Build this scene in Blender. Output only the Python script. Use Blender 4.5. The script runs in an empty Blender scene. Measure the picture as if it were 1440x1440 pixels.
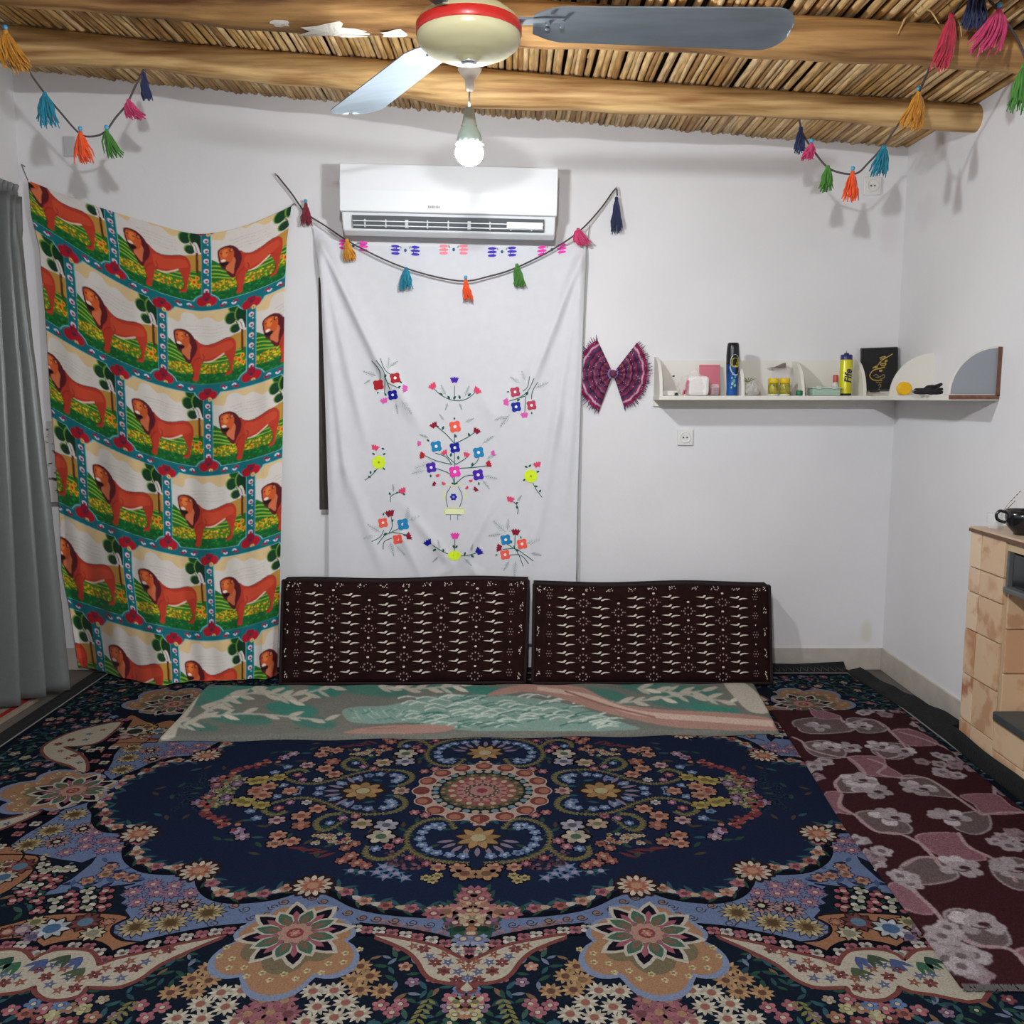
import bpy, bmesh, math, random
import numpy as np
from mathutils import Vector, Matrix

# ------------------------------------------------------------------ camera, world, exposure
F, CX, HOR, CH = 1280.0, 721.0, 560.0, 1.08      # focal length and horizon in pixels of the 1440 frame, eye height in m
TH = math.atan((720 - HOR) / F)
CT, ST = math.cos(TH), math.sin(TH)
scene = bpy.context.scene
COL = scene.collection
cam_data = bpy.data.cameras.new('camera')
cam = bpy.data.objects.new('camera', cam_data)
COL.objects.link(cam)
cam.location = (0, 0, CH)
cam.rotation_euler = (math.pi / 2 - TH, 0, 0)
cam_data.sensor_width = 36.0
cam_data.lens = F / 1440 * 36.0
cam_data.shift_x = -(CX - 720) / 1440
cam_data.clip_start = 0.02
scene.camera = cam
world = bpy.data.worlds.new('world')
scene.world = world
world.use_nodes = True
world.node_tree.nodes['Background'].inputs[0].default_value = (0.5, 0.55, 0.6, 1)
world.node_tree.nodes['Background'].inputs[1].default_value = 0.02
vs = scene.view_settings
vs.view_transform = 'Standard'
vs.look = 'None'
vs.gamma = 1.0
vs.use_curve_mapping = False
vs.exposure = EXPOSURE = 0.0
BULB_POWER = 840.0         # bulb by the air conditioner
BULB2_POWER = 3100.0        # bulb over the middle of the room

R = random.Random(7)
YW, XR, XL, YF = 3.589, 1.497, -1.875, -1.9       # back wall, side walls, wall behind the camera


def ray(px, py):
    u = (px - CX) / F
    v = (720 - py) / F
    return (u, CT + v * ST, -ST + v * CT)


def fl(px, py, z=0.0):
    d = ray(px, py)
    t = (z - CH) / d[2]
    return (d[0] * t, d[1] * t)


def wl(px, py, Y=YW):
    d = ray(px, py)
    t = Y / d[1]
    return (d[0] * t, Y, CH + d[2] * t)


def sd(px, py, X=XR):
    d = ray(px, py)
    t = X / d[0]
    return (X, d[1] * t, CH + d[2] * t)


def zc(x):
    return 2.147 - 0.081 * x - 0.02 * (1 - (x / 1.8) ** 2)


# ------------------------------------------------------------------ colours and materials
def lin(c):
    if isinstance(c, str):
        c = c.lstrip('#')
        c = [int(c[i:i + 2], 16) for i in (0, 2, 4)]
        c = [v / 255 for v in c]
    return tuple(((v + 0.055) / 1.055) ** 2.4 if v > 0.04045 else v / 12.92 for v in c)


MATS = {}


def mat(name, col, rough=0.6, metal=0.0, var=0.0, vscale=12.0, bump=0.0, bscale=60.0, spec=0.4, stretch=(1, 1, 1),
        emit=None, trans=0.0, alpha=1.0, sheen=0.0, col2=None, coat=0.0):
    if name in MATS:
        return MATS[name]
    m = bpy.data.materials.new(name)
    m.use_nodes = True
    nt = m.node_tree
    b = nt.nodes['Principled BSDF']
    c = lin(col) if isinstance(col, str) else col
    b.inputs['Base Color'].default_value = (*c, 1)
    b.inputs['Roughness'].default_value = rough
    b.inputs['Metallic'].default_value = metal
    b.inputs['Specular IOR Level'].default_value = spec
    b.inputs['Transmission Weight'].default_value = trans
    b.inputs['Alpha'].default_value = alpha
    b.inputs['Sheen Weight'].default_value = sheen
    b.inputs['Coat Weight'].default_value = coat
    if emit:
        b.inputs['Emission Color'].default_value = (*emit[0], 1)
        b.inputs['Emission Strength'].default_value = emit[1]
    if var or bump:
        tc = nt.nodes.new('ShaderNodeTexCoord')
        mp = nt.nodes.new('ShaderNodeMapping')
        mp.inputs['Scale'].default_value = stretch
        nt.links.new(tc.outputs['Object'], mp.inputs['Vector'])
    if var:
        n = nt.nodes.new('ShaderNodeTexNoise')
        n.inputs['Scale'].default_value = vscale
        n.inputs['Detail'].default_value = 5
        nt.links.new(mp.outputs['Vector'], n.inputs['Vector'])
        r = nt.nodes.new('ShaderNodeValToRGB')
        c2 = lin(col2) if col2 else tuple(v * (1 - var) for v in c)
        c3 = c if col2 else tuple(min(1, v * (1 + var)) for v in c)
        r.color_ramp.elements[0].color = (*c2, 1)
        r.color_ramp.elements[1].color = (*c3, 1)
        r.color_ramp.elements[0].position = 0.32
        r.color_ramp.elements[1].position = 0.68
        nt.links.new(n.outputs['Fac'], r.inputs['Fac'])
        nt.links.new(r.outputs['Color'], b.inputs['Base Color'])
    if bump:
        n2 = nt.nodes.new('ShaderNodeTexNoise')
        n2.inputs['Scale'].default_value = bscale
        n2.inputs['Detail'].default_value = 6
        nt.links.new(mp.outputs['Vector'], n2.inputs['Vector'])
        bp = nt.nodes.new('ShaderNodeBump')
        bp.inputs['Strength'].default_value = bump
        bp.inputs['Distance'].default_value = 0.01
        nt.links.new(n2.outputs['Fac'], bp.inputs['Height'])
        nt.links.new(bp.outputs['Normal'], b.inputs['Normal'])
    MATS[name] = m
    return m


def mat_attr(name, rough=0.9, grain=0.25, gscale=400.0, bump=0.3, sheen=0.0, spec=0.2, gain=1.0, sat=1.0):
    """Colour comes from the mesh's own 'Col' attribute (woven or printed pattern), fibre grain from noise."""
    if name in MATS:
        return MATS[name]
    m = bpy.data.materials.new(name)
    m.use_nodes = True
    nt = m.node_tree
    b = nt.nodes['Principled BSDF']
    a = nt.nodes.new('ShaderNodeAttribute')
    a.attribute_name = 'Col'
    tc = nt.nodes.new('ShaderNodeTexCoord')
    n = nt.nodes.new('ShaderNodeTexNoise')
    n.inputs['Scale'].default_value = gscale
    n.inputs['Detail'].default_value = 3
    nt.links.new(tc.outputs['Object'], n.inputs['Vector'])
    mr = nt.nodes.new('ShaderNodeMapRange')
    mr.inputs['From Min'].default_value = 0.3
    mr.inputs['From Max'].default_value = 0.7
    mr.inputs['To Min'].default_value = (1 - grain) * gain
    mr.inputs['To Max'].default_value = (1 + grain) * gain
    nt.links.new(n.outputs['Fac'], mr.inputs['Value'])
    mx = nt.nodes.new('ShaderNodeVectorMath')
    mx.operation = 'SCALE'
    hs_ = nt.nodes.new('ShaderNodeHueSaturation')
    hs_.inputs['Saturation'].default_value = sat
    nt.links.new(a.outputs['Color'], hs_.inputs['Color'])
    nt.links.new(hs_.outputs['Color'], mx.inputs[0])
    nt.links.new(mr.outputs['Result'], mx.inputs['Scale'])
    nt.links.new(mx.outputs['Vector'], b.inputs['Base Color'])
    b.inputs['Roughness'].default_value = rough
    b.inputs['Specular IOR Level'].default_value = spec
    b.inputs['Sheen Weight'].default_value = sheen
    if bump:
        bp = nt.nodes.new('ShaderNodeBump')
        bp.inputs['Strength'].default_value = bump
        bp.inputs['Distance'].default_value = 0.003
        nt.links.new(n.outputs['Fac'], bp.inputs['Height'])
        nt.links.new(bp.outputs['Normal'], b.inputs['Normal'])
    MATS[name] = m
    return m


# ------------------------------------------------------------------ mesh helpers
class MB:
    def __init__(self):
        self.v, self.f, self.c, self.cur = [], [], [], None

    def add(self, verts, faces, col=None):
        o = len(self.v)
        self.v += [tuple(p) for p in verts]
        self.f += [tuple(i + o for i in f) for f in faces]
        self.c += [col or self.cur] * len(faces)
        return self

    def box(self, c, s, rot=None, col=None):
        hx, hy, hz = s[0] / 2, s[1] / 2, s[2] / 2
        p = [Vector((x, y, z)) for x in (-hx, hx) for y in (-hy, hy) for z in (-hz, hz)]
        if rot is not None:
            p = [rot @ q for q in p]
        p = [q + Vector(c) for q in p]
        return self.add(p, [(0, 1, 3, 2), (4, 6, 7, 5), (0, 4, 5, 1), (2, 3, 7, 6), (0, 2, 6, 4), (1, 5, 7, 3)], col)

    def tube(self, path, rad, n=8, cap=True, col=None, flat=1.0):
        path = [Vector(p) for p in path]
        if not hasattr(rad, '__len__'):
            rad = [rad] * len(path)
        rings = []
        ref = None
        for i, p in enumerate(path):
            t = (path[min(i + 1, len(path) - 1)] - path[max(i - 1, 0)])
            t = t.normalized() if t.length > 1e-9 else Vector((0, 0, 1))
            if ref is None:
                ref = Vector((0, 0, 1)) if abs(t.z) < 0.9 else Vector((1, 0, 0))
            s = t.cross(ref)
            s = s.normalized() if s.length > 1e-6 else Vector((1, 0, 0))
            u = s.cross(t).normalized()
            ref = u
            rings.append([p + (s * math.cos(2 * math.pi * k / n) + u * math.sin(2 * math.pi * k / n) * flat) * rad[i] for k in range(n)])
        vv = [q for r_ in rings for q in r_]
        ff = []
        for i in range(len(path) - 1):
            for k in range(n):
                k2 = (k + 1) % n
                ff.append((i * n + k, i * n + k2, (i + 1) * n + k2, (i + 1) * n + k))
        if cap:
            ff.append(tuple(range(n))[::-1])
            ff.append(tuple((len(path) - 1) * n + k for k in range(n)))
        return self.add(vv, ff, col)

    def lathe(self, prof, n=24, c=(0, 0, 0), col=None, cols=None):
        """prof: list of (radius, z)"""
        vv, ff, cc = [], [], []
        for r_, z in prof:
            for k in range(n):
                a = 2 * math.pi * k / n
                vv.append((c[0] + r_ * math.cos(a), c[1] + r_ * math.sin(a), c[2] + z))
        for i in range(len(prof) - 1):
            for k in range(n):
                k2 = (k + 1) % n
                ff.append((i * n + k, i * n + k2, (i + 1) * n + k2, (i + 1) * n + k))
                cc.append(cols[i] if cols else col)
        o = len(self.v)
        self.v += vv
        self.f += [tuple(i + o for i in f) for f in ff]
        self.c += cc
        return self

    def prism(self, pts, axis, a, b, col=None):
        """2D outline extruded along an axis from a to b. axis 'x': pts=(y,z); 'y': pts=(x,z); 'z': pts=(x,y)"""
        n = len(pts)

        def at(p, t):
            return {'x': (t, p[0], p[1]), 'y': (p[0], t, p[1]), 'z': (p[0], p[1], t)}[axis]
        vv = [at(p, a) for p in pts] + [at(p, b) for p in pts]
        ff = [tuple(range(n)), tuple(range(2 * n - 1, n - 1, -1))]
        ff += [(i, i + n, (i + 1) % n + n, (i + 1) % n) for i in range(n)]
        return self.add(vv, ff, col)

    def grid(self, P, closed=False):
        """P: 2D list of points"""
        h, w = len(P), len(P[0])
        vv = [p for row in P for p in row]
        ff = []
        for i in range(h - 1):
            for j in range(w - 1 + (1 if closed else 0)):
                j2 = (j + 1) % w
                ff.append((i * w + j, i * w + j2, (i + 1) * w + j2, (i + 1) * w + j))
        return self.add(vv, ff)

    def build(self, name, m, parent=None, smooth=False, origin=None, bevel=0.0, recalc=True):
        me = bpy.data.meshes.new(name)
        o0 = Vector(origin) if origin is not None else (parent.matrix_world.translation if parent is not None and False else Vector((0, 0, 0)))
        me.from_pydata([tuple(Vector(p) - o0) for p in self.v], [], self.f)
        if any(c is not None for c in self.c):
            at = me.attributes.new('Col', 'FLOAT_COLOR', 'FACE')
            arr = np.ones((len(self.f), 4), dtype=np.float32)
            for i, c in enumerate(self.c):
                if c is not None:
                    arr[i, :3] = c
            at.data.foreach_set('color', arr.ravel())
        if recalc and len(self.f) < 60000:
            bm = bmesh.new()
            bm.from_mesh(me)
            bmesh.ops.recalc_face_normals(bm, faces=bm.faces)
            bm.to_mesh(me)
            bm.free()
        if smooth:
            me.polygons.foreach_set('use_smooth', [True] * len(me.polygons))
        ob = bpy.data.objects.new(name, me)
        COL.objects.link(ob)
        ob.location = o0
        if parent is not None:
            ob.parent = parent
            ob.matrix_parent_inverse = Matrix.Translation(-parent.location)
        if m is not None:
            me.materials.append(m if not isinstance(m, str) else MATS[m])
        if bevel:
            md = ob.modifiers.new('bevel', 'BEVEL')
            md.width = bevel
            md.segments = 2
            md.limit_method = 'ANGLE'
            md.angle_limit = math.radians(40)
        return ob


def tag(o, label, cat, group=None, kind=None):
    o['label'] = label
    if cat:
        o['category'] = cat
    if group:
        o['group'] = group
    if kind:
        o['kind'] = kind
    return o


def thing(name, label, cat, loc, group=None, kind=None):
    o = bpy.data.objects.new(name, None)
    COL.objects.link(o)
    o.location = loc
    o.empty_display_size = 0.05
    return tag(o, label, cat, group, kind)


def grid_mesh(name, P, C, m, parent=None, smooth=True):
    """P: (h,w,3) points, C: (h,w,3) linear colours -> one mesh with a point colour attribute"""
    h, w = P.shape[:2]
    me = bpy.data.meshes.new(name)
    me.vertices.add(h * w)
    me.vertices.foreach_set('co', P.reshape(-1).astype(np.float32))
    idx = np.arange(h * w).reshape(h, w)
    q = np.stack([idx[:-1, :-1], idx[1:, :-1], idx[1:, 1:], idx[:-1, 1:]], -1).reshape(-1, 4)
    me.loops.add(q.size)
    me.loops.foreach_set('vertex_index', q.ravel().astype(np.int32))
    me.polygons.add(len(q))
    me.polygons.foreach_set('loop_start', (np.arange(len(q)) * 4).astype(np.int32))
    me.polygons.foreach_set('use_smooth', np.full(len(q), smooth))
    me.update(calc_edges=True)
    me.validate()
    if C is not None:
        at = me.attributes.new('Col', 'FLOAT_COLOR', 'POINT')
        arr = np.ones((h * w, 4), dtype=np.float32)
        arr[:, :3] = C.reshape(-1, 3)
        at.data.foreach_set('color', arr.ravel())
    ob = bpy.data.objects.new(name, me)
    COL.objects.link(ob)
    if parent is not None:
        ob.parent = parent
        ob.matrix_parent_inverse = Matrix.Translation(-parent.location)
    me.materials.append(m)
    return ob


def smooth_path(pts, n=6, closed=False):
    pts = [np.array(p, float) for p in pts]
    N = len(pts)
    out = []
    for i in range(N if closed else N - 1):
        if closed:
            p0, p1, p2, p3 = pts[(i - 1) % N], pts[i], pts[(i + 1) % N], pts[(i + 2) % N]
        else:
            p0, p1, p2, p3 = pts[max(i - 1, 0)], pts[i], pts[i + 1], pts[min(i + 2, N - 1)]
        for k in range(n):
            t = k / n
            out.append(0.5 * ((2 * p1) + (-p0 + p2) * t + (2 * p0 - 5 * p1 + 4 * p2 - p3) * t * t + (-p0 + 3 * p1 - 3 * p2 + p3) * t ** 3))
    if not closed:
        out.append(pts[-1])
    return out


# ------------------------------------------------------------------ flat pattern drawing (outlines with colours)
class Art:
    def __init__(self, dl=.02):
        self.items = []
        self.dl = dl
        self.two = False

    def poly(self, pts, col, L=0.0):
        self.items.append((np.array(pts, float), lin(col) if isinstance(col, str) else col, L))

    def blob(self, pts, col, L=0.0, n=5):
        self.poly(smooth_path(pts, n, True), col, L)

    def ell(self, x, y, rx, ry, col, L=0.0, rot=0.0, n=14):
        t = np.linspace(0, 2 * math.pi, n, endpoint=False)
        a, b = rx * np.cos(t), ry * np.sin(t)
        self.poly(np.stack([x + a * math.cos(rot) - b * math.sin(rot), y + a * math.sin(rot) + b * math.cos(rot)], 1), col, L)

    def flower(self, x, y, r, n, col, cen, L=0.0, rot=0.0, deep=0.3, dark=None, cr=0.35, asp=1.0):
        k = n * 5
        t = np.linspace(0, 2 * math.pi, k, endpoint=False)
        rr = (1 - deep) + deep * np.abs(np.cos(n * t / 2))
        u = np.stack([np.cos(t + rot), np.sin(t + rot) * asp], 1)
        if dark:
            self.poly(np.array([x, y]) + u * (r * 1.22 * rr)[:, None], dark, L)
            L += 0.02
        if self.two and deep >= .2 and n <= 13:          # separate petals
            c_ = lin(col) if isinstance(col, str) else col
            hw_ = min(.46, math.sin(math.pi / n) * .66)
            for k in range(n):
                a = rot + 2 * math.pi * k / n
                f_ = (1.0, 1.25, .85)[k % 3]
                self.ell(x + .6 * r * math.cos(a), y + .6 * r * math.sin(a), .42 * r, hw_ * r, tuple(min(1, v * f_) for v in c_), L, a, 8)
            self.ell(x, y, r * .42, r * .42, tuple(v * .45 for v in c_), L + .006, 0, 8)
        else:
            self.poly(np.array([x, y]) + u * (r * rr)[:, None], col, L)
        if cen:
            self.ell(x, y, r * cr, r * cr * asp, cen, L + self.dl, n=9)

    def daisy(self, x, y, r, n, col, cen, L=0.0, rot=0.0, dark=None, cr=0.36, inner=0.55, asp=1.0):
        t = np.linspace(0, 2 * math.pi, 2 * n, endpoint=False) + rot
        rr = np.where(np.arange(2 * n) % 2 == 0, 1.0, inner)
        u = np.stack([np.cos(t), np.sin(t) * asp], 1)
        if dark:
            self.poly(np.array([x, y]) + u * (r * 1.2 * (0.3 + 0.7 * rr))[:, None], dark, L)
            L += 0.02
        if self.two and n >= 6:
            c_ = lin(col) if isinstance(col, str) else col
            for k in range(n):
                a = rot + 2 * math.pi * k / n
                f_ = (1.0, 1.2, .82)[k % 3]
                self.leaf(x + .15 * r * math.cos(a), y + .15 * r * math.sin(a), .9 * r, 2 * r * math.sin(math.pi / n) * .62, a, tuple(min(1, v * f_) for v in c_), L)
            self.ell(x, y, r * inner * .8, r * inner * .8 * asp, tuple(v * .55 for v in c_), L + .006, 0, 9)
        else:
            self.poly(np.array([x, y]) + u * (r * rr)[:, None], col, L)
        if cen:
            self.ell(x, y, r * cr, r * cr * asp, cen, L + 0.02, n=9)

    def leaf(self, x, y, l, w, ang, col, L=0.0):
        p = np.array([(0, 0), (.25, .4), (.55, .5), (.82, .28), (1, 0), (.82, -.28), (.55, -.5), (.25, -.4)], float) * (l, w)
        c, s = math.cos(ang), math.sin(ang)
        self.poly(np.stack([x + p[:, 0] * c - p[:, 1] * s, y + p[:, 0] * s + p[:, 1] * c], 1), col, L)

    def stroke(self, pts, w, col, L=0.0, n=5, closed=False, w2=None):
        p = np.array(smooth_path(pts, n, closed)) if n > 1 else np.array(pts, float)
        if closed:
            p = np.vstack([p, p[:1]])
        d = np.gradient(p, axis=0)
        d /= np.maximum(np.linalg.norm(d, axis=1), 1e-9)[:, None]
        nn = np.stack([-d[:, 1], d[:, 0]], 1)
        ww = np.linspace(w, w if w2 is None else w2, len(p))[:, None] / 2
        a, b = p + nn * ww, p - nn * ww
        for i in range(len(p) - 1):
            self.poly([a[i], a[i + 1], b[i + 1], b[i]], col, L)

    def raster(self, W, H, bg, x0=0.0, y0=0.0, sx=1.0, sy=1.0, img=None):
        """paint the outlines in order; pixel (i,j) sits at x0+(i+.5)*sx, y0+(j+.5)*sy"""
        if img is None:
            img = np.empty((H, W, 3))
            img[:] = lin(bg) if isinstance(bg, str) else bg
        for pts, col, L in self.items:
            q = (pts - (x0, y0)) / (sx, sy) - 0.5
            i0, j0 = np.floor(q.min(0)).astype(int)
            i1, j1 = np.ceil(q.max(0)).astype(int)
            i0, j0, i1, j1 = max(i0, 0), max(j0, 0), min(i1, W - 1), min(j1, H - 1)
            if i1 < i0 or j1 < j0:
                continue
            X, Y = np.meshgrid(np.arange(i0, i1 + 1), np.arange(j0, j1 + 1))
            ins = np.zeros(X.shape, bool)
            n = len(q)
            for k in range(n):
                ax, ay = q[k]
                bx, by = q[(k + 1) % n]
                if ay == by:
                    continue
                cr = (ay > Y) != (by > Y)
                ins ^= cr & (X < (bx - ax) * (Y - ay) / (by - ay) + ax)
            img[j0:j1 + 1, i0:i1 + 1][ins] = col
        return img

    def mesh(self, mb, fn, dz=0.0):
        """add every outline to an MB through fn(x, y, layer)"""
        for pts, col, L in self.items:
            mb.add([fn(p[0], p[1], L) for p in pts], [tuple(range(len(pts)))], col)


def inside(pt, poly):
    x, y = pt
    r_ = False
    for k in range(len(poly)):
        ax, ay = poly[k]
        bx, by = poly[(k + 1) % len(poly)]
        if (ay > y) != (by > y) and x < (bx - ax) * (y - ay) / (by - ay) + ax:
            r_ = not r_
    return r_


def blur(img, k=1):
    for _ in range(k):
        p = np.pad(img, ((1, 1), (1, 1), (0, 0)), mode='edge')
        img = (p[:-2, 1:-1] + p[2:, 1:-1] + p[1:-1, :-2] + p[1:-1, 2:] + 4 * p[1:-1, 1:-1]) / 8
    return img


def sample(img, x, y):
    h, w = img.shape[:2]
    x = np.clip(x, 0, w - 1.001)
    y = np.clip(y, 0, h - 1.001)
    i, j = x.astype(int), y.astype(int)
    fx, fy = (x - i)[..., None], (y - j)[..., None]
    return (img[j, i] * (1 - fx) + img[j, i + 1] * fx) * (1 - fy) + (img[j + 1, i] * (1 - fx) + img[j + 1, i + 1] * fx) * fy

# ------------------------------------------------------------------ the room
def plaster(name, stains_shadows=()):
    m = mat(name, (0.725, 0.715, 0.725), rough=0.85, var=0.035, vscale=2.2, bump=0.35, bscale=9.0, spec=0.15)
    nt = m.node_tree
    b = nt.nodes['Principled BSDF']
    src = b.inputs['Base Color'].links[0].from_socket
    geo = nt.nodes.new('ShaderNodeNewGeometry')
    nz = nt.nodes.new('ShaderNodeTexNoise')
    nz.inputs['Scale'].default_value = 14
    nt.links.new(geo.outputs['Position'], nz.inputs['Vector'])
    for (c, rad, amt, tint) in stains_shadows:
        sub = nt.nodes.new('ShaderNodeVectorMath')
        sub.operation = 'SUBTRACT'
        nt.links.new(geo.outputs['Position'], sub.inputs[0])
        sub.inputs[1].default_value = c
        dv = nt.nodes.new('ShaderNodeVectorMath')
        dv.operation = 'DIVIDE'
        nt.links.new(sub.outputs[0], dv.inputs[0])
        dv.inputs[1].default_value = rad
        ln = nt.nodes.new('ShaderNodeVectorMath')
        ln.operation = 'LENGTH'
        nt.links.new(dv.outputs[0], ln.inputs[0])
        ad = nt.nodes.new('ShaderNodeMath')
        ad.operation = 'ADD'
        nt.links.new(ln.outputs['Value'], ad.inputs[0])
        nt.links.new(nz.outputs['Fac'], ad.inputs[1])
        mr = nt.nodes.new('ShaderNodeMapRange')
        mr.interpolation_type = 'SMOOTHSTEP'
        mr.inputs['From Min'].default_value = 0.8
        mr.inputs['From Max'].default_value = 1.6
        mr.inputs['To Min'].default_value = amt
        mr.inputs['To Max'].default_value = 0.0
        nt.links.new(ad.outputs[0], mr.inputs['Value'])
        mx = nt.nodes.new('ShaderNodeMix')
        mx.data_type = 'RGBA'
        nt.links.new(mr.outputs['Result'], mx.inputs['Factor'])
        nt.links.new(src, mx.inputs[6])
        mx.inputs[7].default_value = (*tint, 1)
        src = mx.outputs[2]
    nt.links.new(src, b.inputs['Base Color'])
    return m


def stain_shadow(px, py, rx, rz, amt, tint=(0.42, 0.39, 0.42)):
    p = wl(px, py)
    return (p, (rx, 0.5, rz), amt, tint)


M_WB = plaster('plaster_back', [stain_shadow(1250, 330, .05, .10, .2, (.55, .42, .45)), stain_shadow(1218, 888, .03, .05, .5, (.62, .58, .40))])  # first mark is a tassel's shadow painted in; second is a yellowish stain
M_WR = plaster('plaster_right', [(sd(1330, 185), (0.5, .05, .05), .35, (.45, .43, .42)),
                                 (sd(1300, 300), (0.5, .1, .08), .2, (.55, .45, .48))])  # two soft patches of greyer and pinker tone blended into the plaster
M_WALL = plaster('plaster_plain')
M_BASE = mat('skirting_paint', '#b9b1a6', rough=0.6, var=0.10, vscale=18, bump=0.1, bscale=40)
M_FLOOR = mat('concrete_floor', '#5c5650', rough=0.9, var=0.15, vscale=8, bump=0.2)

# back wall with an opening that the white hanging covers
hx0, hx1, hz0, hz1 = -0.748, 0.235, 0.640, 1.541
ZT, ZB = 2.62, -0.012
mb = MB()
hx0b = wl(449, 716)[0]           # the jamb leans a little
xs = [XL - .15, hx0, hx1, XR + .15]
zs = [ZB, hz0, hz1, ZT]
for i in range(3):
    for j in range(3):
        if i == 1 and j == 1:
            continue
        nx = 8 if i != 1 else 6
        X_ = lambda a, b: hx0b if (a, b) == (1, 1) else xs[a]
        mb.add([(X_(i, j), YW, zs[j]), (X_(i + 1, j), YW, zs[j]), (X_(i + 1, j + 1), YW, zs[j + 1]), (X_(i, j + 1), YW, zs[j + 1])], [(0, 1, 2, 3)])
for a, b in (((hx0b, hz0), (hx1, hz0)), ((hx1, hz0), (hx1, hz1)), ((hx1, hz1), (hx0, hz1)), ((hx0, hz1), (hx0b, hz0))):
    mb.add([(a[0], YW, a[1]), (b[0], YW, b[1]), (b[0], YW + .14, b[1]), (a[0], YW + .14, a[1])], [(0, 1, 2, 3)])
mb.add([(XL - .15, YW + .15, ZB), (XR + .15, YW + .15, ZB), (XR + .15, YW + .15, ZT), (XL - .15, YW + .15, ZT)], [(0, 1, 2, 3)])
w = mb.build('wall_back', M_WB, recalc=False)
tag(w, 'white plastered wall behind the cushions and hangings', None, kind='structure')
# opening behind the white hanging; dark boards stand in for its shaded inside
win = thing('window_1', 'window opening filled with dark boards for its shaded inside, behind the white embroidered hanging', None, (-.25, YW, hz0), kind='structure')
M_OPENING_SHADE = mat('opening_shade', '#3d3733', rough=0.8, var=0.4, vscale=30, stretch=(3, 1, .3))
m2 = MB()
for k in range(6):
    x0 = hx0b + k * (hx1 - hx0b) / 6
    m2.box((x0 + (hx1 - hx0b) / 12, YW + .018, (hz0 + hz1) / 2), ((hx1 - hx0b) / 6 - .004, .03, hz1 - hz0 - .002))
    m2.build('opening_shade_board', M_OPENING_SHADE, win)
    m2 = MB()
MB().box(((hx0 + hx1) / 2, YW + .002, hz0 - .008), (hx1 - hx0 + .02, .024, .018)).build('window_sill', mat('grey_sill', '#8f8b86', rough=.7), win, bevel=.003)

w = MB().box((XR + .075, (YW + YF) / 2, (ZT + ZB) / 2), (.15, YW - YF + .3, ZT - ZB)).build('wall_right', M_WR)
tag(w, 'white plastered side wall with the shelf arm and tiled unit', None, kind='structure')
w = MB().box((XL - .075, (YW + YF) / 2, (ZT + ZB) / 2), (.15, YW - YF + .3, ZT - ZB)).build('wall_left', M_WALL)
tag(w, 'white plastered side wall behind the grey curtain', None, kind='structure')
w = MB().box(((XL + XR) / 2, YF - .075, (ZT + ZB) / 2), (XR - XL + .3, .15, ZT - ZB)).build('wall_front', M_WALL)
tag(w, 'white plastered wall opposite the cushions', None, kind='structure')
w = MB().box(((XL + XR) / 2, (YW + YF) / 2, ZB - .05), (XR - XL + .3, YW - YF + .3, .1)).build('floor', M_FLOOR)
tag(w, 'bare grey concrete floor under the carpets', None, kind='structure')
bh = .078
b = MB().box(((.2 + XR) / 2, YW - .004, ZB + (bh - ZB) / 2), (XR - .2, .008, bh - ZB)).build('baseboard_back', M_BASE, bevel=.002)
tag(b, 'beige painted skirting band along the wall beside the cushions', None, kind='structure')
b = MB().box((XR - .004, (YW + 2.0) / 2, ZB + (bh - ZB) / 2), (.008, YW - 2.0, bh - ZB)).build('baseboard_right', M_BASE, bevel=.002)
tag(b, 'beige painted skirting band leading to the tiled unit', None, kind='structure')
b = MB().box((-1.3, YW - .004, ZB + (bh - ZB) / 2), (1.1, .008, bh - ZB)).build('baseboard_left', M_BASE, bevel=.002)
tag(b, 'beige painted skirting band behind the lion cloth', None, kind='structure')

# ------------------------------------------------------------------ reed ceiling
ceil = MB()
nx = 24
P = [[(XL - .15 + (XR - XL + .3) * j / nx, y, zc(XL - .15 + (XR - XL + .3) * j / nx) + .035) for j in range(nx + 1)] for y in (YF - .1, YW + .1)]
ceil.grid(P)
M_MAT = mat('dark_reed_mat', '#3b2a1a', rough=0.95, var=0.5, vscale=60, stretch=(3, .2, 1), bump=0.5, bscale=80)
ceiling = ceil.build('ceiling', M_MAT, recalc=False)
tag(ceiling, 'ceiling of bundled golden reeds laid across log beams', None, kind='structure')
reed_m = [mat('reed_%d' % i, c, rough=0.55, var=0.35, vscale=22, stretch=(6, .6, 6), spec=0.3) for i, c in enumerate(
    ['#cda871', '#bd965c', '#d9b880', '#a98150', '#c9a878', '#dfc191'])]
protos = []
for i in range(12):
    r = MB()
    L = R.uniform(1.55, 1.75)
    n = 9
    bow = R.uniform(-.004, .004)
    rad = R.uniform(.0092, .0108)
    path, rr = [], []
    for k in range(n):
        t = k / (n - 1)
        path.append((bow * math.sin(math.pi * t * R.uniform(.9, 1.1)), -L * t, R.uniform(-.002, .002)))
        rr.append(rad * (1.18 if k % 3 == 1 else 1) * R.uniform(.94, 1.05))
    r.tube(path, rr, 6)
    me = r.build('reed', reed_m[i % 6], None, smooth=True)
    protos.append(me.data)
    bpy.data.objects.remove(me)
x = XL - .02
cnt = 0
while x < XR + .02 and cnt < 262:
    ob = bpy.data.objects.new('reed', protos[R.randrange(12)])
    COL.objects.link(ob)
    ob.parent = ceiling
    ob.location = (x, YW + .01 - abs(R.gauss(0, .004)), zc(x) + .009 + R.uniform(-.004, .006))
    ob.rotation_euler = (R.uniform(-.003, .003), R.uniform(0, 6.28), R.gauss(0, .006))
    s = R.uniform(.9, 1.1)
    ob.scale = (s, 1, s)
    x += .0186 * R.uniform(.9, 1.12)
    cnt += 1
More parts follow.
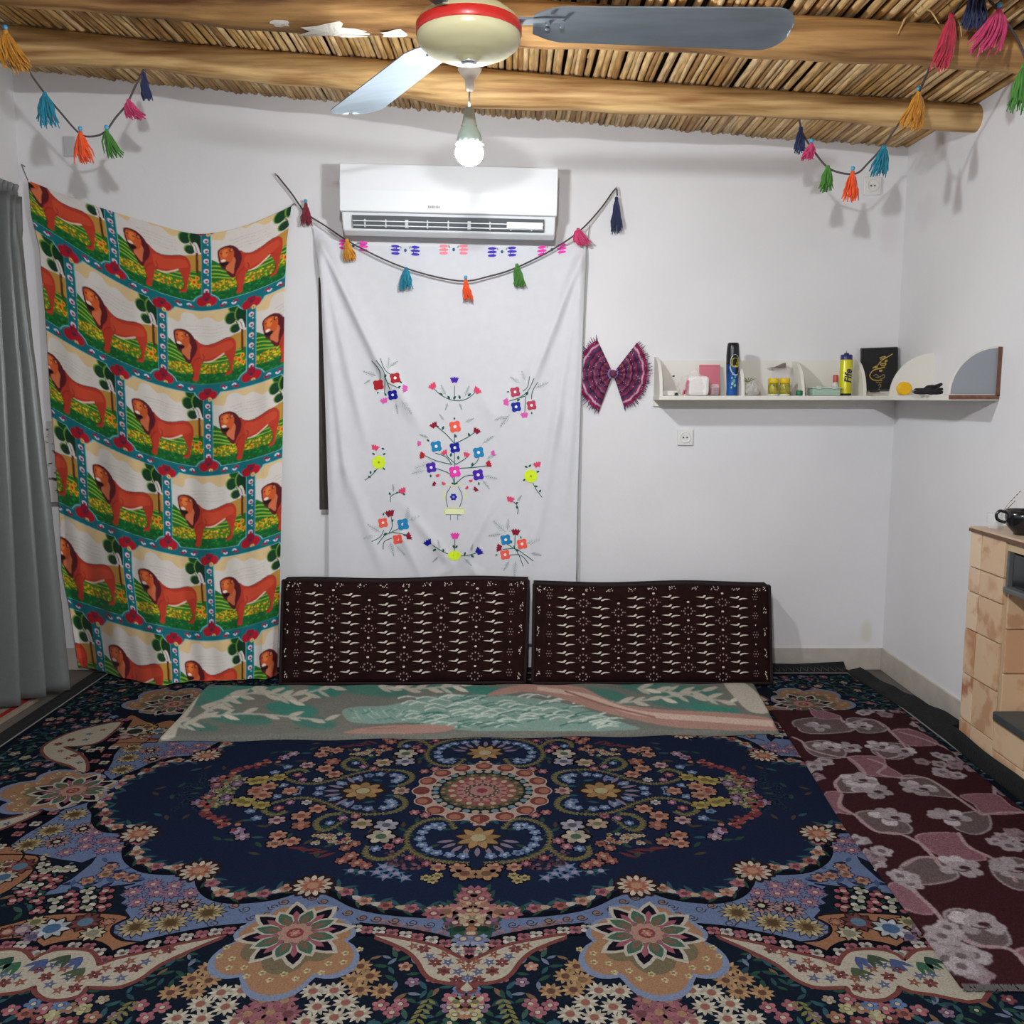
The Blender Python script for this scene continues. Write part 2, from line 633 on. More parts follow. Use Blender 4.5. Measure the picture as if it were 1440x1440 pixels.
# loose ends and straws hanging out of the mat
M_STRAW = mat('straw', '#c7a56b', rough=0.7)
for px, py, dx, dz in [(283, 70, .02, -.035), (840, 62, -.03, -.05), (745, 110, -.04, -.05), (1290, 22, .05, -.05), (1283, 30, -.04, -.06), (640, 66, .0, -.04),
                       (140, 128, .02, -.03), (152, 132, -.02, -.04), (950, 150, .01, -.06), (412, 145, .0, -.04), (1345, 40, .01, -.06)]:
    d = ray(px, py)
    t = (zc(d[0] * 3) - CH) / d[2]
    p = Vector((d[0] * t, d[1] * t, zc(d[0] * t) + .005))
    MB().tube([p, p + Vector((dx * .6, -.01, dz * .4)), p + Vector((dx, -.012, dz))], [.003, .0025, .0012], 5).build('loose_straw', M_STRAW, ceiling)

# log beams
M_LOG = mat('log_wood', '#d9b57c', rough=0.6, var=0.3, vscale=4.0, stretch=(.5, 9, 9), col2='#85592e', bump=0.4, bscale=6, spec=0.3)
M_LOG2 = mat('log_wood_dark', '#bf935c', rough=0.65, var=0.3, vscale=3.6, stretch=(.5, 9, 9), col2='#5c3a20', bump=0.45, bscale=7, spec=0.25)
M_GYP = mat('gypsum_splash', '#d8d2c6', rough=0.95, bump=0.6, bscale=90)


def beam(name, label, ys, rs, m, splashes=()):
    n = 80
    xs_ = np.linspace(XL - .06, XR + .06, n)
    path, rad = [], []
    for i, xx in enumerate(xs_):
        r_ = np.interp(xx, [a for a, _ in rs], [b_ for _, b_ in rs])
        r_ *= 1 + .03 * math.sin(xx * 9 + len(label)) + .02 * math.sin(xx * 23)
        yy = np.interp(xx, [a for a, _ in ys], [b_ for _, b_ in ys])
        path.append((xx, yy + .006 * math.sin(xx * 5), zc(xx) - r_ - .002))
        rad.append(r_)
    mm = MB().tube(path, rad, 18)
    o = mm.build(name, m, None, smooth=True)
    tag(o, label, 'beam', 'ceiling log beams', 'structure')
    for kx in splashes:
        i = int(np.argmin(abs(xs_ - kx[0])))
        p, r_ = Vector(path[i]), rad[i]
        a = kx[1]
        c = p + Vector((0, math.cos(a), math.sin(a))) * r_
        s = MB()
        nn = Vector((0, math.cos(a), math.sin(a)))
        tt = Vector((1, 0, 0))
        bb = nn.cross(tt)
        pts = []
        for k in range(14):
            an = 2 * math.pi * k / 14
            q = R.uniform(.6, 1.2)
            off = bb * math.sin(an) * kx[3] * q
            v = c + tt * math.cos(an) * kx[2] * q + off
            d_ = (v - p)
            d_.x = 0
            d_ = d_.normalized() * (r_ + .001)
            pts.append(Vector((v.x, p.y + d_.y, p.z + d_.z)))
        s.add([c + nn * .004] + pts, [(0, k + 1, (k + 1) % 14 + 1) for k in range(14)])
        s.build('gypsum_patch', M_GYP, o, recalc=False)
    return o


beam('roof_beam', 'golden peeled log beam close to the wall above the air conditioner', [(-2, 3.12), (2, 3.06)],
     [(-1.95, .058), (-1.6, .058), (-1.2, .046), (-.7, .049), (-.1, .060), (.6, .044), (1.1, .040), (1.6, .044)], M_LOG)
beam('roof_beam', 'darker log beam above the ceiling fan with white gypsum splashes', [(-2, 2.575), (-.5, 2.58), (.6, 2.52), (2, 2.50)],
     [(-2, .060), (-.5, .060), (.3, .054), (1.6, .050)], M_LOG2, [(-.47, -1.9, .09, .03), (-.3, -1.75, .07, .02), (-.62, -2.1, .03, .012), (-.42, -1.45, .05, .01)])
beam('roof_beam', 'log beam over the middle of the room beyond the fan', [(-2, 1.9), (2, 1.85)], [(-2, .06), (2, .055)], M_LOG2)

# ------------------------------------------------------------------ bulb on its cord
BX, BY, BZ = -0.112, 2.45, 1.717
bulb = thing('pendant_bulb', 'lit white LED bulb hanging on a thin cord in front of the air conditioner', 'light bulb', (BX, BY, BZ))
M_CORD = mat('cord_grey', '#6f6a64', rough=0.6)
M_WPL = mat('white_plastic', '#d9d9d4', rough=0.4)
MB().tube([(BX + .004, BY, zc(BX)), (BX + .003, BY, 2.0), (BX, BY, BZ + .10)], .0028, 6).build('cord', M_CORD, bulb, smooth=True)
q = wl(658, 97, BY)[2]
MB().lathe([(.0, .004), (.030, .003), (.031, -.002), (.024, -.012), (.013, -.026), (.010, -.052), (.004, -.056)], 20, (BX + .002, BY, q)).build('ceiling_rose', mat('rose_plastic', '#cfc6b8', rough=.5), bulb, smooth=True)
MB().lathe([(.004, .106), (.010, .104), (.0125, .100), (.019, .062), (.021, .060), (.020, .056)], 20, (BX, BY, BZ)).build('lamp_holder', mat('holder', '#9aa39b', rough=.5), bulb, smooth=True)
MB().lathe([(.015, .060), (.020, .056), (.029, .040), (.0325, .026), (.0325, .012), (.0315, .008)], 24, (BX, BY, BZ)).build('bulb_housing', mat('housing', '#9fb0a6', rough=.45), bulb, smooth=True)
hol = MB()
for k in range(12):
    a = 2 * math.pi * k / 12
    hol.box((BX + math.cos(a) * .0322, BY + math.sin(a) * .0322, BZ + .014), (.006, .006, .003), Matrix.Rotation(a, 3, 'Z'))
hol.build('vent_slot', mat('slotdark', '#e8f4ff', rough=.4), bulb)
M_GLOW = mat('bulb_glow', '#ffffff', emit=((0.93, 0.97, 1.0), BULB_POWER))
prof = [(.0315, .0075), (.0345, .002)] + [(.0365 * math.cos(t), -.007 - .033 * math.sin(t)) for t in np.linspace(0, math.pi / 2 - .001, 9)]
MB().lathe(prof, 24, (BX, BY, BZ)).build('bulb_globe', M_GLOW, bulb, smooth=True)

# the room's other bulb, over the photographer
tl = thing('pendant_bulb', 'lit white LED bulb hanging on a thin cord over the middle of the room', 'light bulb', (-.06, .40, 1.76))
M_GLOW2 = mat('bulb_glow_middle', '#ffffff', emit=((0.95, 0.97, 1.0), BULB2_POWER))
for ch in list(bulb.children):
    if ch.name.startswith('ceiling_rose') or ch.name.startswith('cord'):
        continue
    c2_ = ch.copy()
    if ch.name.startswith('bulb_globe'):
        c2_.data = ch.data.copy()
        c2_.data.materials[0] = M_GLOW2
    COL.objects.link(c2_)
    c2_.parent = tl
    c2_.matrix_parent_inverse = Matrix.Translation(-bulb.location)
MB().tube([(-.06, .40, zc(-.06)), (-.06, .40, 1.86)], .0028, 6).build('cord', M_CORD, tl, smooth=True)

# ------------------------------------------------------------------ ceiling fan
FX, FY, FZ = -0.092, 2.02, 1.824
fan = thing('ceiling_fan', 'cream ceiling fan with a red band and three grey blades', 'ceiling fan', (FX, FY, FZ - .06))
M_CREAM = mat('fan_cream', '#cdc79c', rough=0.3, coat=0.3)
M_RED = mat('fan_red', '#c22a24', rough=0.35, coat=0.2)
M_BLADE = mat('fan_blade', '#6d767d', rough=0.45, var=0.1, vscale=9, stretch=(1, 4, 1), metal=0.1)
MB().lathe([(.0, -.040), (.020, -.040), (.022, -.038), (.040, -.0365), (.044, -.035), (.062, -.031), (.066, -.0295), (.090, -.019), (.104, -.008), (.109, .002), (.109, .010)], 40, (FX, FY, FZ)).build('motor_bowl', M_CREAM, fan, smooth=True)
MB().lathe([(.1095, .010), (.111, .012), (.111, .030), (.1095, .032)], 40, (FX, FY, FZ)).build('red_band', M_RED, fan, smooth=True)
MB().lathe([(.109, .032), (.103, .042), (.080, .060), (.045, .072), (.030, .080), (.0, .080)], 40, (FX, FY, FZ)).build('motor_top', M_CREAM, fan, smooth=True)
MB().lathe([(.0, -.044), (.016, -.044), (.017, -.039), (.0, -.039)], 20, (FX, FY, FZ)).build('bottom_cap', mat('chrome', '#d8dde0', rough=.2, metal=.8), fan, smooth=True)
ztop = zc(FX)
MB().lathe([(.011, .078), (.011, ztop - FZ - .05)], 12, (FX, FY, FZ)).build('down_rod', M_CREAM, fan, smooth=True)
MB().lathe([(.012, ztop - FZ - .08), (.045, ztop - FZ - .05), (.05, ztop - FZ), (.0, ztop - FZ)], 20, (FX, FY, FZ)).build('canopy', M_CREAM, fan, smooth=True)
for az in (1, 121, 241):
    a = math.radians(az)
    bl = MB()
    out = []
    N = 30
    rows = []
    for i in range(N + 1):
        t = 1 - (1 - i / N) ** 1.6
        rr_ = .135 + .545 * t
        half = .060 + .016 * t
        if t > .9:
            half *= math.sqrt(max(0.0, 1 - ((t - .9) / .1) ** 2)) * .9 + .1
        if t < .08:
            half *= .55 + .45 * t / .08
        row = []
        for j in range(5):
            s = -1 + j / 2
            yy = s * half
            zz = -.18 * yy + .006 * (1 - s * s) - .008 * t
            row.append((rr_, yy, zz))
        rows.append(row)
    Rm = Matrix.Rotation(a, 3, 'Z')
    up = [[Rm @ Vector(p) + Vector((FX, FY, FZ + .036)) for p in row] for row in rows]
    dn = [[p + Vector((0, 0, -.0025)) for p in row] for row in up]
    bl.grid(up)
    bl.grid(dn)
    W5 = 5
    k0 = len(up) * W5
    edge = []
    for i in range(N):
        edge += [(i * W5, (i + 1) * W5, k0 + (i + 1) * W5, k0 + i * W5), (i * W5 + 4, k0 + i * W5 + 4, k0 + (i + 1) * W5 + 4, (i + 1) * W5 + 4)]
    for j in range(4):
        edge += [(j, k0 + j, k0 + j + 1, j + 1), (N * W5 + j, N * W5 + j + 1, k0 + N * W5 + j + 1, k0 + N * W5 + j)]
    bl.f += edge
    bl.c += [None] * len(edge)
    bo = bl.build('blade', M_BLADE, fan, smooth=True)
    md = bo.modifiers.new('split', 'EDGE_SPLIT')
    md.split_angle = math.radians(40)
    br = MB()
    br.box(Rm @ Vector((.12, 0, .003)) + Vector((FX, FY, FZ + .038)), (.16, .030, .005), Rm)
    for rx, ry in ((.165, .012), (.165, -.012), (.195, 0)):
        br.lathe([(.0, -.006), (.005, -.005), (.005, .0)], 8, Rm @ Vector((rx, ry, 0)) + Vector((FX, FY, FZ + .034)))
    br.build('blade_bracket', M_BLADE, bo)

# ------------------------------------------------------------------ air conditioner
ACY = YW - .20
p0, p1 = wl(475, 227, ACY), wl(783, 235, ACY)
p2 = wl(480, 325, ACY)
acw = math.hypot(p1[0] - p0[0], p1[2] - p0[2])
ach = p0[2] - p2[2]
acx, acz = (p0[0] + p1[0]) / 2, (p0[2] + p1[2]) / 2 - ach
ac = thing('air_conditioner', 'white wall-mounted split air conditioner with open louvre', 'air conditioner', (acx, YW, acz))
M_AC = mat('ac_white', '#dfe2e4', rough=0.3, coat=0.2)
M_ACD = mat('ac_dark', '#54585c', rough=0.6)
M_ACG = mat('ac_grey', '#b9bcbd', rough=0.45)
RA = Matrix.Rotation(math.radians(1.35), 3, 'Y')


def acp(x, y, z):      # local: x from centre, y out of wall, z from bottom
    v = RA @ Vector((x, 0, z))
    return (acx + v.x, YW - y, acz + v.z)


def acbox(m, c, s):
    p = []
    for x in (-1, 1):
        for y in (-1, 1):
            for z in (-1, 1):
                p.append(acp(c[0] + x * s[0] / 2, c[1] + y * s[1] / 2, c[2] + z * s[2] / 2))
    m.add(p, [(0, 1, 3, 2), (4, 6, 7, 5), (0, 4, 5, 1), (2, 3, 7, 6), (0, 2, 6, 4), (1, 5, 7, 3)])


def acprism(prof, x0, x1):
    m = MB()
    n = len(prof)
    vv = [acp(x0, y, z) for y, z in prof] + [acp(x1, y, z) for y, z in prof]
    ff = [tuple(range(n)), tuple(range(2 * n - 1, n - 1, -1))] + [(i, i + n, (i + 1) % n + n, (i + 1) % n) for i in range(n)]
    return m.add(vv, ff)


hw = acw / 2
H_ = ach
acprism([(0, H_ * .98), (.17, H_), (.185, H_ * .97), (.185, .075), (.155, .012), (.11, 0), (.06, .03), (0, .04)], -hw + .004, hw - .004).build('body', M_AC, ac, bevel=.006)
acprism([(.186, H_ * .995), (.2, H_ * .985), (.203, H_ * .6), (.2, .073), (.186, .070)], -hw, hw).build('front_panel', M_AC, ac, bevel=.004)
sl = acprism([(.165, .060), (.193, .060), (.176, .020), (.150, .018)], -hw + .045, hw - .045)
sl.build('air_outlet', M_ACD, ac)
for k, zz in enumerate((.026, .040)):
    m = MB()
    acbox(m, (0, .190 - (.010 if k == 0 else 0), zz), (acw - .095, .012, .003))
    m.build('louvre', M_AC, ac)
for k in range(9):
    xx = -hw + .09 + k * (acw - .18) / 8
    m = MB()
    acbox(m, (xx, .180, .040), (.005 if k not in (2, 5) else .012, .016, .040))
    m.build('vane', M_ACG, ac)
m = MB()
acbox(m, (hw - .115, .192, .037), (.13, .006, .022))
m.build('display_strip', M_AC, ac)
lg = MB()
for k, wdt in enumerate((.006, .005, .006, .004, .006, .005)):      # the small grey maker's mark, too blurred to read
    acbox(lg, (.0 - .05 + k * .0075 - .02, .2055, .092), (wdt, .001, .007 if k % 2 else .009))
lg.build('maker_mark', mat('mark_grey', '#9a9a98'), ac)

# ------------------------------------------------------------------ sockets
M_SOCK = mat('socket_white', '#dddcd8', rough=0.35)


def socket(px, py, label, s=.06):
    p = wl(px, py)
    t = thing('wall_socket', label, 'socket', (p[0], YW, p[2]), 'wall sockets')
    MB().box((p[0], YW - .005, p[2]), (s, .010, s)).build('face_plate', M_SOCK, t, bevel=.003)
    n = 24
    m_ = MB()
    prof_ = [(.0, -.0085), (.017, -.0085), (.0175, -.0125), (.021, -.0130), (.0215, -.0098)]
    vv, ff = [], []
    for r_, d_ in prof_:
        for k in range(n):
            a = 2 * math.pi * k / n
            vv.append((p[0] + r_ * math.cos(a) * s / .06, YW + d_, p[2] + r_ * math.sin(a) * s / .06))
    for i in range(len(prof_) - 1):
        for k in range(n):
            ff.append((i * n + k, i * n + (k + 1) % n, (i + 1) * n + (k + 1) % n, (i + 1) * n + k))
    m_.add(vv, ff).build('socket_ring', M_SOCK, t, smooth=True)
    for dx in (-.007, .007):
        MB().box((p[0] + dx, YW - .0112, p[2]), (.005, .002, .005)).build('pin_hole', mat('hole', '#2a2a2c'), t)


socket(963, 615, 'square white wall socket under the white corner shelf', .062)
socket(1226, 262, 'square white wall socket high up beside the tassels near the corner', .066)
MB_ = MB().box((wl(99, 207)[0], YW - .004, wl(99, 207)[2]), (.045, .008, .075)).build('cover_plate', mat('cover_grey', '#b7b8ba', rough=.5), None, bevel=.002)
tag(MB_, 'small grey cover plate on the wall behind the orange tassel', 'cover plate')

# ------------------------------------------------------------------ printed cloth with lions
def lion_tile():
    """one repeat of the print, drawn in units of about 1005 x 970"""
    A = Art()
    r = random.Random(3)
    A.poly([(0, 0), (1005, 0), (1005, 970), (0, 970)], '#d9bd8c')
    A.blob([(0, 250), (80, 200), (190, 215), (230, 110), (330, 90), (420, 150), (520, 130), (640, 200), (760, 150), (900, 220), (1005, 200), (1005, 500), (0, 520)], '#d6cfc8', n=4)
    for y_ in (250, 285, 330, 365):
        A.stroke([(260 + y_ % 50, y_), (420, y_ - 18), (560, y_ - 4), (700 - y_ % 40, y_ - 16)], 7, '#c0b4ae', n=4, w2=3)
    A.poly([(560, 470), (700, 410), (850, 370), (1005, 350), (1005, 640), (560, 600)], '#b98a3c')
    A.blob([(-40, 420), (60, 430), (200, 520), (420, 590), (1040, 560), (1040, 760), (-40, 760)], '#1d6b25', n=4)
    for k, (a, b) in enumerate(((500, 555), (545, 600), (590, 640), (630, 670))):
        A.stroke([(20, a), (130, a + 15), (260, b + 10), (420, b + 20), (900, b + 15)], 15, '#8fb53a', n=4)
    A.blob([(-40, 690), (300, 700), (1040, 670), (1040, 820), (-40, 800)], '#4f7d22', n=3)
    for _ in range(240):
        x, y = r.uniform(20, 985), r.uniform(690, 815)
        A.ell(x, y, r.uniform(8, 15), r.uniform(6, 11), r.choice(['#d8c51e', '#e3d32e', '#c9a51c', '#e6b020', '#cf6a1d', '#3f7a22']), n=7)
    A.blob([(-40, 800), (200, 815), (420, 790), (700, 800), (1040, 770), (1040, 1010), (-40, 1010)], '#12612a', n=3)
    for _ in range(150):
        x, y = r.uniform(20, 985), r.uniform(790, 950)
        A.ell(x, y, r.uniform(9, 20), r.uniform(6, 11), r.choice(['#0b4a22', '#1c7a30', '#0e5530', '#2a8a3a']), n=6)
    for (x, y, rr) in ((870, 690, 34), (905, 640, 26), (830, 660, 22), (915, 730, 24)):
        A.ell(x, y, rr, rr, '#e2a01e')
        A.ell(x, y, rr * .5, rr * .5, '#c4391d')
    # tree
    A.stroke([(905, 250), (902, 400), (905, 590)], 26, '#5b2a1c', n=3)
    A.stroke([(905, 330), (860, 280), (830, 230)], 12, '#5b2a1c', n=3)
    A.blob([(860, 20), (960, 40), (965, 300), (930, 330), (900, 230), (850, 120)], '#15231f', n=3)
    for (x, y, rx, ry, c) in ((825, 60, 78, 68, '#0f4a20'), (770, 180, 62, 68, '#123f22'), (895, 155, 75, 95, '#10361f'), (820, 310, 55, 50, '#173a28')):
        A.ell(x, y, rx + 6, ry + 6, '#6d9a3a', n=18)
        A.ell(x + 8, y + 4, rx, ry, c, n=18)
    A.blob([(860, 240), (900, 225), (935, 330), (880, 330)], '#d9d2cc', n=3)
    A.stroke([(905, 330), (890, 270), (870, 240)], 8, '#7a3a2a', n=3)
    # lion
    body = [(360, 400), (430, 440), (500, 462), (600, 445), (690, 415), (750, 405), (810, 432), (832, 490), (830, 580), (812, 650), (795, 740), (785, 800), (770, 825), (715, 835), (712, 815), (755, 790), (765, 740),
            (755, 690), (735, 640), (700, 590), (640, 625), (560, 655), (450, 665), (430, 720), (408, 800), (398, 868), (380, 885), (335, 872), (350, 800), (335, 730), (312, 660), (300, 560)]
    A.blob([(x - 6, y - 8) for x, y in body], '#4a1720', n=4)
    A.blob(body, '#b83a28', n=4)
    A.blob([(430, 480), (560, 490), (690, 450), (780, 450), (800, 520), (700, 560), (560, 610), (440, 620)], '#c84a30', n=4)
    A.blob([(450, 655), (560, 640), (690, 570), (690, 590), (620, 628), (540, 662)], '#e3cdb8', n=4)
    A.blob([(700, 585), (745, 620), (775, 690), (780, 640), (760, 580)], '#b23a26', n=4)
    A.stroke([(330, 720), (360, 640), (420, 600)], 10, '#8e2a20', n=4)
    A.stroke([(450, 660), (470, 600), (450, 560)], 9, '#8e2a20', n=4)
    A.blob([(130, 330), (190, 298), (260, 296), (325, 335), (375, 410), (392, 480), (372, 560), (335, 620), (305, 690), (250, 650), (205, 570), (165, 540), (140, 470), (126, 390)], '#5a1a22', n=4)
    A.blob([(255, 420), (320, 470), (310, 560), (300, 640), (250, 600), (215, 560)], '#d0704a', n=4)
    A.blob([(145, 345), (200, 318), (262, 330), (300, 370), (302, 430), (275, 500), (225, 520), (175, 490), (150, 430)], '#c9592c', n=4)
    A.blob([(180, 350), (225, 335), (235, 400), (205, 430), (175, 400)], '#e07c3c', n=4)
    A.ell(275, 355, 24, 28, '#6b2420')
    A.ell(278, 357, 13, 16, '#c98055')
    A.ell(165, 375, 10, 8, '#3a1512')
    A.ell(225, 375, 10, 8, '#3a1512')
    A.blob([(160, 456), (192, 446), (214, 460), (206, 474), (166, 474)], '#e6dacd', n=4)
    A.blob([(158, 482), (245, 485), (235, 520), (195, 530), (165, 510)], '#1c1416', n=4)
    # frame
    t, cy = '#0f6a74', '#7cc4cc'
    f = 54
    for x0, x1 in ((-10, f), (1005 - f, 1015)):
        A.poly([(x0, -10), (x1, -10), (x1, 980), (x0, 980)], t)
    for y0, y1 in ((-10, f), (970 - f, 980)):
        A.poly([(-10, y0), (1015, y0), (1015, y1), (-10, y1)], t)
    A.stroke([(f, f), (1005 - f, f), (1005 - f, 970 - f), (f, 970 - f)], 9, cy, n=1, closed=True)
    # bulges where the verticals of this and the next row meet the bands
    for x, y in ((0, 970), (1005, 970), (502, 0), (0, 0), (1005, 0), (502, 970)):
        if x == 502:
            continue
        A.ell(x, y, 166, 146, cy, n=28)
        A.ell(x, y, 156, 136, t, n=28)
    for y0, y1 in ((-10, f - 5), (970 - f + 5, 980)):
        A.poly([(-10, y0), (1015, y0), (1015, y1), (-10, y1)], t)
    for x0, x1 in ((-10, f - 5), (1005 - f + 5, 1015)):
        A.poly([(x0, -10), (x1, -10), (x1, 980), (x0, 980)], t)

    def rose(x, y, s=1.0):
        A.ell(x - 42 * s, y + 14 * s, 48 * s, 44 * s, '#a51324')
        A.ell(x + 46 * s, y + 10 * s, 48 * s, 44 * s, '#b3172a')
        A.ell(x, y - 36 * s, 42 * s, 40 * s, '#8f1430')
        A.ell(x, y - 8 * s, 18 * s, 16 * s, '#4c2a3c')
        A.ell(x + 20 * s, y + 52 * s, 20 * s, 20 * s, '#d8bd72')
        A.ell(x + 20 * s, y + 52 * s, 9 * s, 9 * s, '#c0703a')
    for y in range(205, 800, 118):
        for x in (4, 1001):
            A.ell(x, y, 26, 27, '#dcd3dc', n=9)
            A.ell(x + 3, y + 4, 13, 14, '#8f1f52', n=8)
            A.ell(x + 14, y + 46, 9, 9, '#cfe0e4', n=6)
    for x in (0, 1005):
        rose(x, 900, 1.25)
        rose(x, 66, 1.2)
    for y in (4, 966):
        for x in (200, 330, 680, 810):
            A.ell(x, y, 30, 24, '#a01830' if x in (330, 680) else '#cfd8e8', n=9)
            A.ell(x, y, 11, 10, '#7b2c68', n=7)
    W, H = 252, 244
    return blur(A.raster(W, H, '#d9bd8c', 0, 0, 1005 / W, 970 / H), 1)


TILE = lion_tile()


def lion_surface(hs, ws):
    S = np.linspace(0, 1, ws)[None, :].repeat(hs, 0)
    T = np.linspace(0, 1, hs)[:, None].repeat(ws, 1)
    vtop = .12 + .36 * np.clip(1 - S / .5, 0, 1) ** 1.5
    V = vtop + (5.66 - vtop) * T
    kv = [0, 1, 2, 3, 4, 5, 5.7]
    DL = np.interp(V, kv, [118, 116, 90, 84, 66, 48, 34])
    DR = np.interp(V, kv, [40, 35, 28, 26, 24, 23, 22])
    py = 315 + 116 * V - np.where(S < .65, DL * np.clip((.65 - S) / .65, 0, 1) ** 1.6, DR * np.clip((S - .65) / .35, 0, 1) ** 1.8)
    pl = np.interp(py, [240, 303, 347, 434, 551, 600, 717, 804, 862, 944, 980], [38, 44, 55, 63, 70, 74, 83, 87, 99, 111, 114])
    pr = np.interp(py, [280, 340, 430, 590, 700, 800, 945, 980], [411, 403, 400, 398, 396, 394, 390, 389])
    px = pl + (pr - pl) * S
    pyb = py[-1:, :].repeat(hs, 0)
    tv = np.clip((py - py[:1, :]) / (pyb - py[:1, :]), 0, 1)
    # the hem meets the floor: its depth is read off the ground
    u = (px - CX) / F
    v = (720 - py) / F
    dy, dz = CT + v * ST, -ST + v * CT
    yb = (dy[-1] * (.004 - CH) / dz[-1])[None, :]
    yb = np.minimum(yb, YW - .03)
    wgt = np.clip((px[-1:] - 225) / 55, 0, 1)
    yb = yb + (np.maximum(yb, 3.385) - yb) * wgt * wgt * (3 - 2 * wgt)
    Y = (YW - .022) + (yb - (YW - .022)) * tv ** 2.2
    Y = Y - .012 * np.sin(S * 17 + V * .5) * tv - .010 * np.sin(S * 31 + 1 + V * 1.3) * tv * (.4 + .6 * np.sin(S * 5) ** 2) - .004 * np.sin(S * 60 - V * 2) * tv
    Y = np.minimum(Y, YW - .012)
    t = Y / dy
    P = np.stack([u * t, Y, np.maximum(CH + dz * t, .0075)], -1)
    ut = -.31 + 2.68 * S
    return P, ut, V


hs, ws = 640, 330
P, ut, V = lion_surface(hs, ws)
row = np.floor(V).astype(int)
uu = ut + np.where(row % 2 == 0, .5, 0.0)
tx = (uu - np.floor(uu)) * TILE.shape[1] - .5
ty = (V - row) * TILE.shape[0] - .5
C = sample(TILE, tx, ty)
lion = grid_mesh('printed_cloth', P, C, mat_attr('lion_print', rough=0.8, grain=0.06, gscale=500, bump=0.1, sheen=0.1))
sm = lion.modifiers.new('thickness', 'SOLIDIFY')
sm.thickness = .001
tag(lion, 'printed cloth with rows of red lions, trees and teal borders hung on the wall', 'wall hanging')
for (nx_, ny_), c0 in (((30, 231), P[0, 0]), ((414, 286), P[0, -1])):
    p_ = wl(nx_, ny_, YW - .025)
    MB().tube([(p_[0], YW + .002, p_[2] - .002), p_, tuple(c0)], .002, 6).build('hanging_nail', mat('nail_grey', '#7d7a76', rough=.5, metal=.4), lion)

# ------------------------------------------------------------------ white embroidered hanging
SX0 = lambda py: np.interp(py, [318, 345, 400, 560, 720, 900], [440, 444, 451, 457, 462, 463])
SX1 = lambda py: np.interp(py, [318, 345, 500, 700, 815, 900], [826, 824, 818, 812, 810, 808])


def sheet_y(px, py):
    """depth of the hanging cloth at a pixel (numbers or arrays)"""
    px = np.asarray(px, float)
    py = np.asarray(py, float)
    s = (px - SX0(py)) / (SX1(py) - SX0(py))
    t = (py - 330) / 560
    d = .018 + .004 * np.sin(s * 19 + 2 * t) + .05 * np.clip(t, 0, 1) ** 2 * (.6 + .4 * np.sin(s * 8 + 1))

    def crease(x0, y0, x1, y1, amp, w):
        dx, dy = x1 - x0, y1 - y0
        L = math.hypot(dx, dy)
        a = ((px - x0) * dx + (py - y0) * dy) / L
        b = ((px - x0) * dy - (py - y0) * dx) / L
        win_ = np.clip(a / 20, 0, 1) * np.clip((L - a) / 60, 0, 1)
        return amp * win_ * np.exp(-(b / w) ** 2)
    for c in ((446, 330, 560, 570, .020, 6), (446, 330, 600, 620, .010, 9), (446, 340, 520, 640, .013, 7), (446, 340, 490, 700, .014, 6), (450, 360, 470, 720, .010, 6),
              (822, 348, 740, 560, .020, 6), (822, 348, 690, 620, .010, 9), (822, 350, 770, 660, .012, 7), (820, 360, 795, 720, .011, 6),
              (640, 800, 560, 700, .012, 7), (645, 800, 700, 690, .012, 7), (655, 790, 690, 830, .016, 7), (640, 790, 600, 830, .014, 7), (560, 740, 600, 830, .012, 6),
              (480, 640, 545, 820, .010, 8), (530, 500, 590, 600, .008, 8), (700, 600, 660, 520, .007, 9), (790, 560, 745, 800, .010, 8)):
        d = d + crease(*c)
    return YW - d


hs, ws = 190, 150
T = np.linspace(0, 1, hs)[:, None].repeat(ws, 1)
S = np.linspace(0, 1, ws)[None, :].repeat(hs, 0)
topy = np.interp(S, [0, .05, .12, .5, .9, 1], [318, 334, 345, 347, 347, 345])
py = topy + (905 - topy) * T
px = SX0(py) + (SX1(py) - SX0(py)) * S
Y = sheet_y(px, py)
u, v = (px - CX) / F, (720 - py) / F
t = Y / (CT + v * ST)
P = np.stack([u * t, Y, CH + (-ST + v * CT) * t], -1)
m = mat('white_cotton', '#d9d9dd', rough=0.85, var=0.02, vscale=30, bump=0.06, bscale=500, spec=0.2)
nt = m.node_tree
out = nt.nodes['Material Output']
bs = nt.nodes['Principled BSDF']
tr = nt.nodes.new('ShaderNodeBsdfTransparent')
tr.inputs['Color'].default_value = (.9, .9, .92, 1)
mx = nt.nodes.new('ShaderNodeMixShader')
mx.inputs[0].default_value = 0.09
nt.links.new(bs.outputs[0], mx.inputs[1])
nt.links.new(tr.outputs[0], mx.inputs[2])
nt.links.new(mx.outputs[0], out.inputs['Surface'])
sheet = grid_mesh('embroidered_hanging', P, None, m)
tag(sheet, 'white cotton hanging embroidered with bright flowers around a vase', 'wall hanging')


def sp(px, py, L):
    Y = float(sheet_y(px, py)) - .0012 - .0035 * L
    return wl(px, py, Y)


E_ = Art(.25)
K = lambda cx, cy: (440 + cx / 3.692, 480 + cy / 3.692)
GR, TE, PK, HP, RD, MR, BL, NB, PU, CO, YE, MV = '#0f5a44', '#0e5f55', '#e0486c', '#ec3fb0', '#b11f2c', '#8c1a32', '#2383b8', '#141c96', '#4a22a8', '#f4604e', '#d6ee2e', '#d95cae'


def pos(cx, cy):
    return K(cx, cy)


HEADS = []


def yflower(*a, **k):
    s_ = len(E_.items)
    E_.flower(*a, **k)
    HEADS.append((s_, len(E_.items)))


def fl5(cx, cy, r, c, cen='#e8e8e8'):
    x, y = K(cx, cy)
    yflower(x, y, r, 4, c, cen, .2, rot=.6, deep=.38, cr=.25)


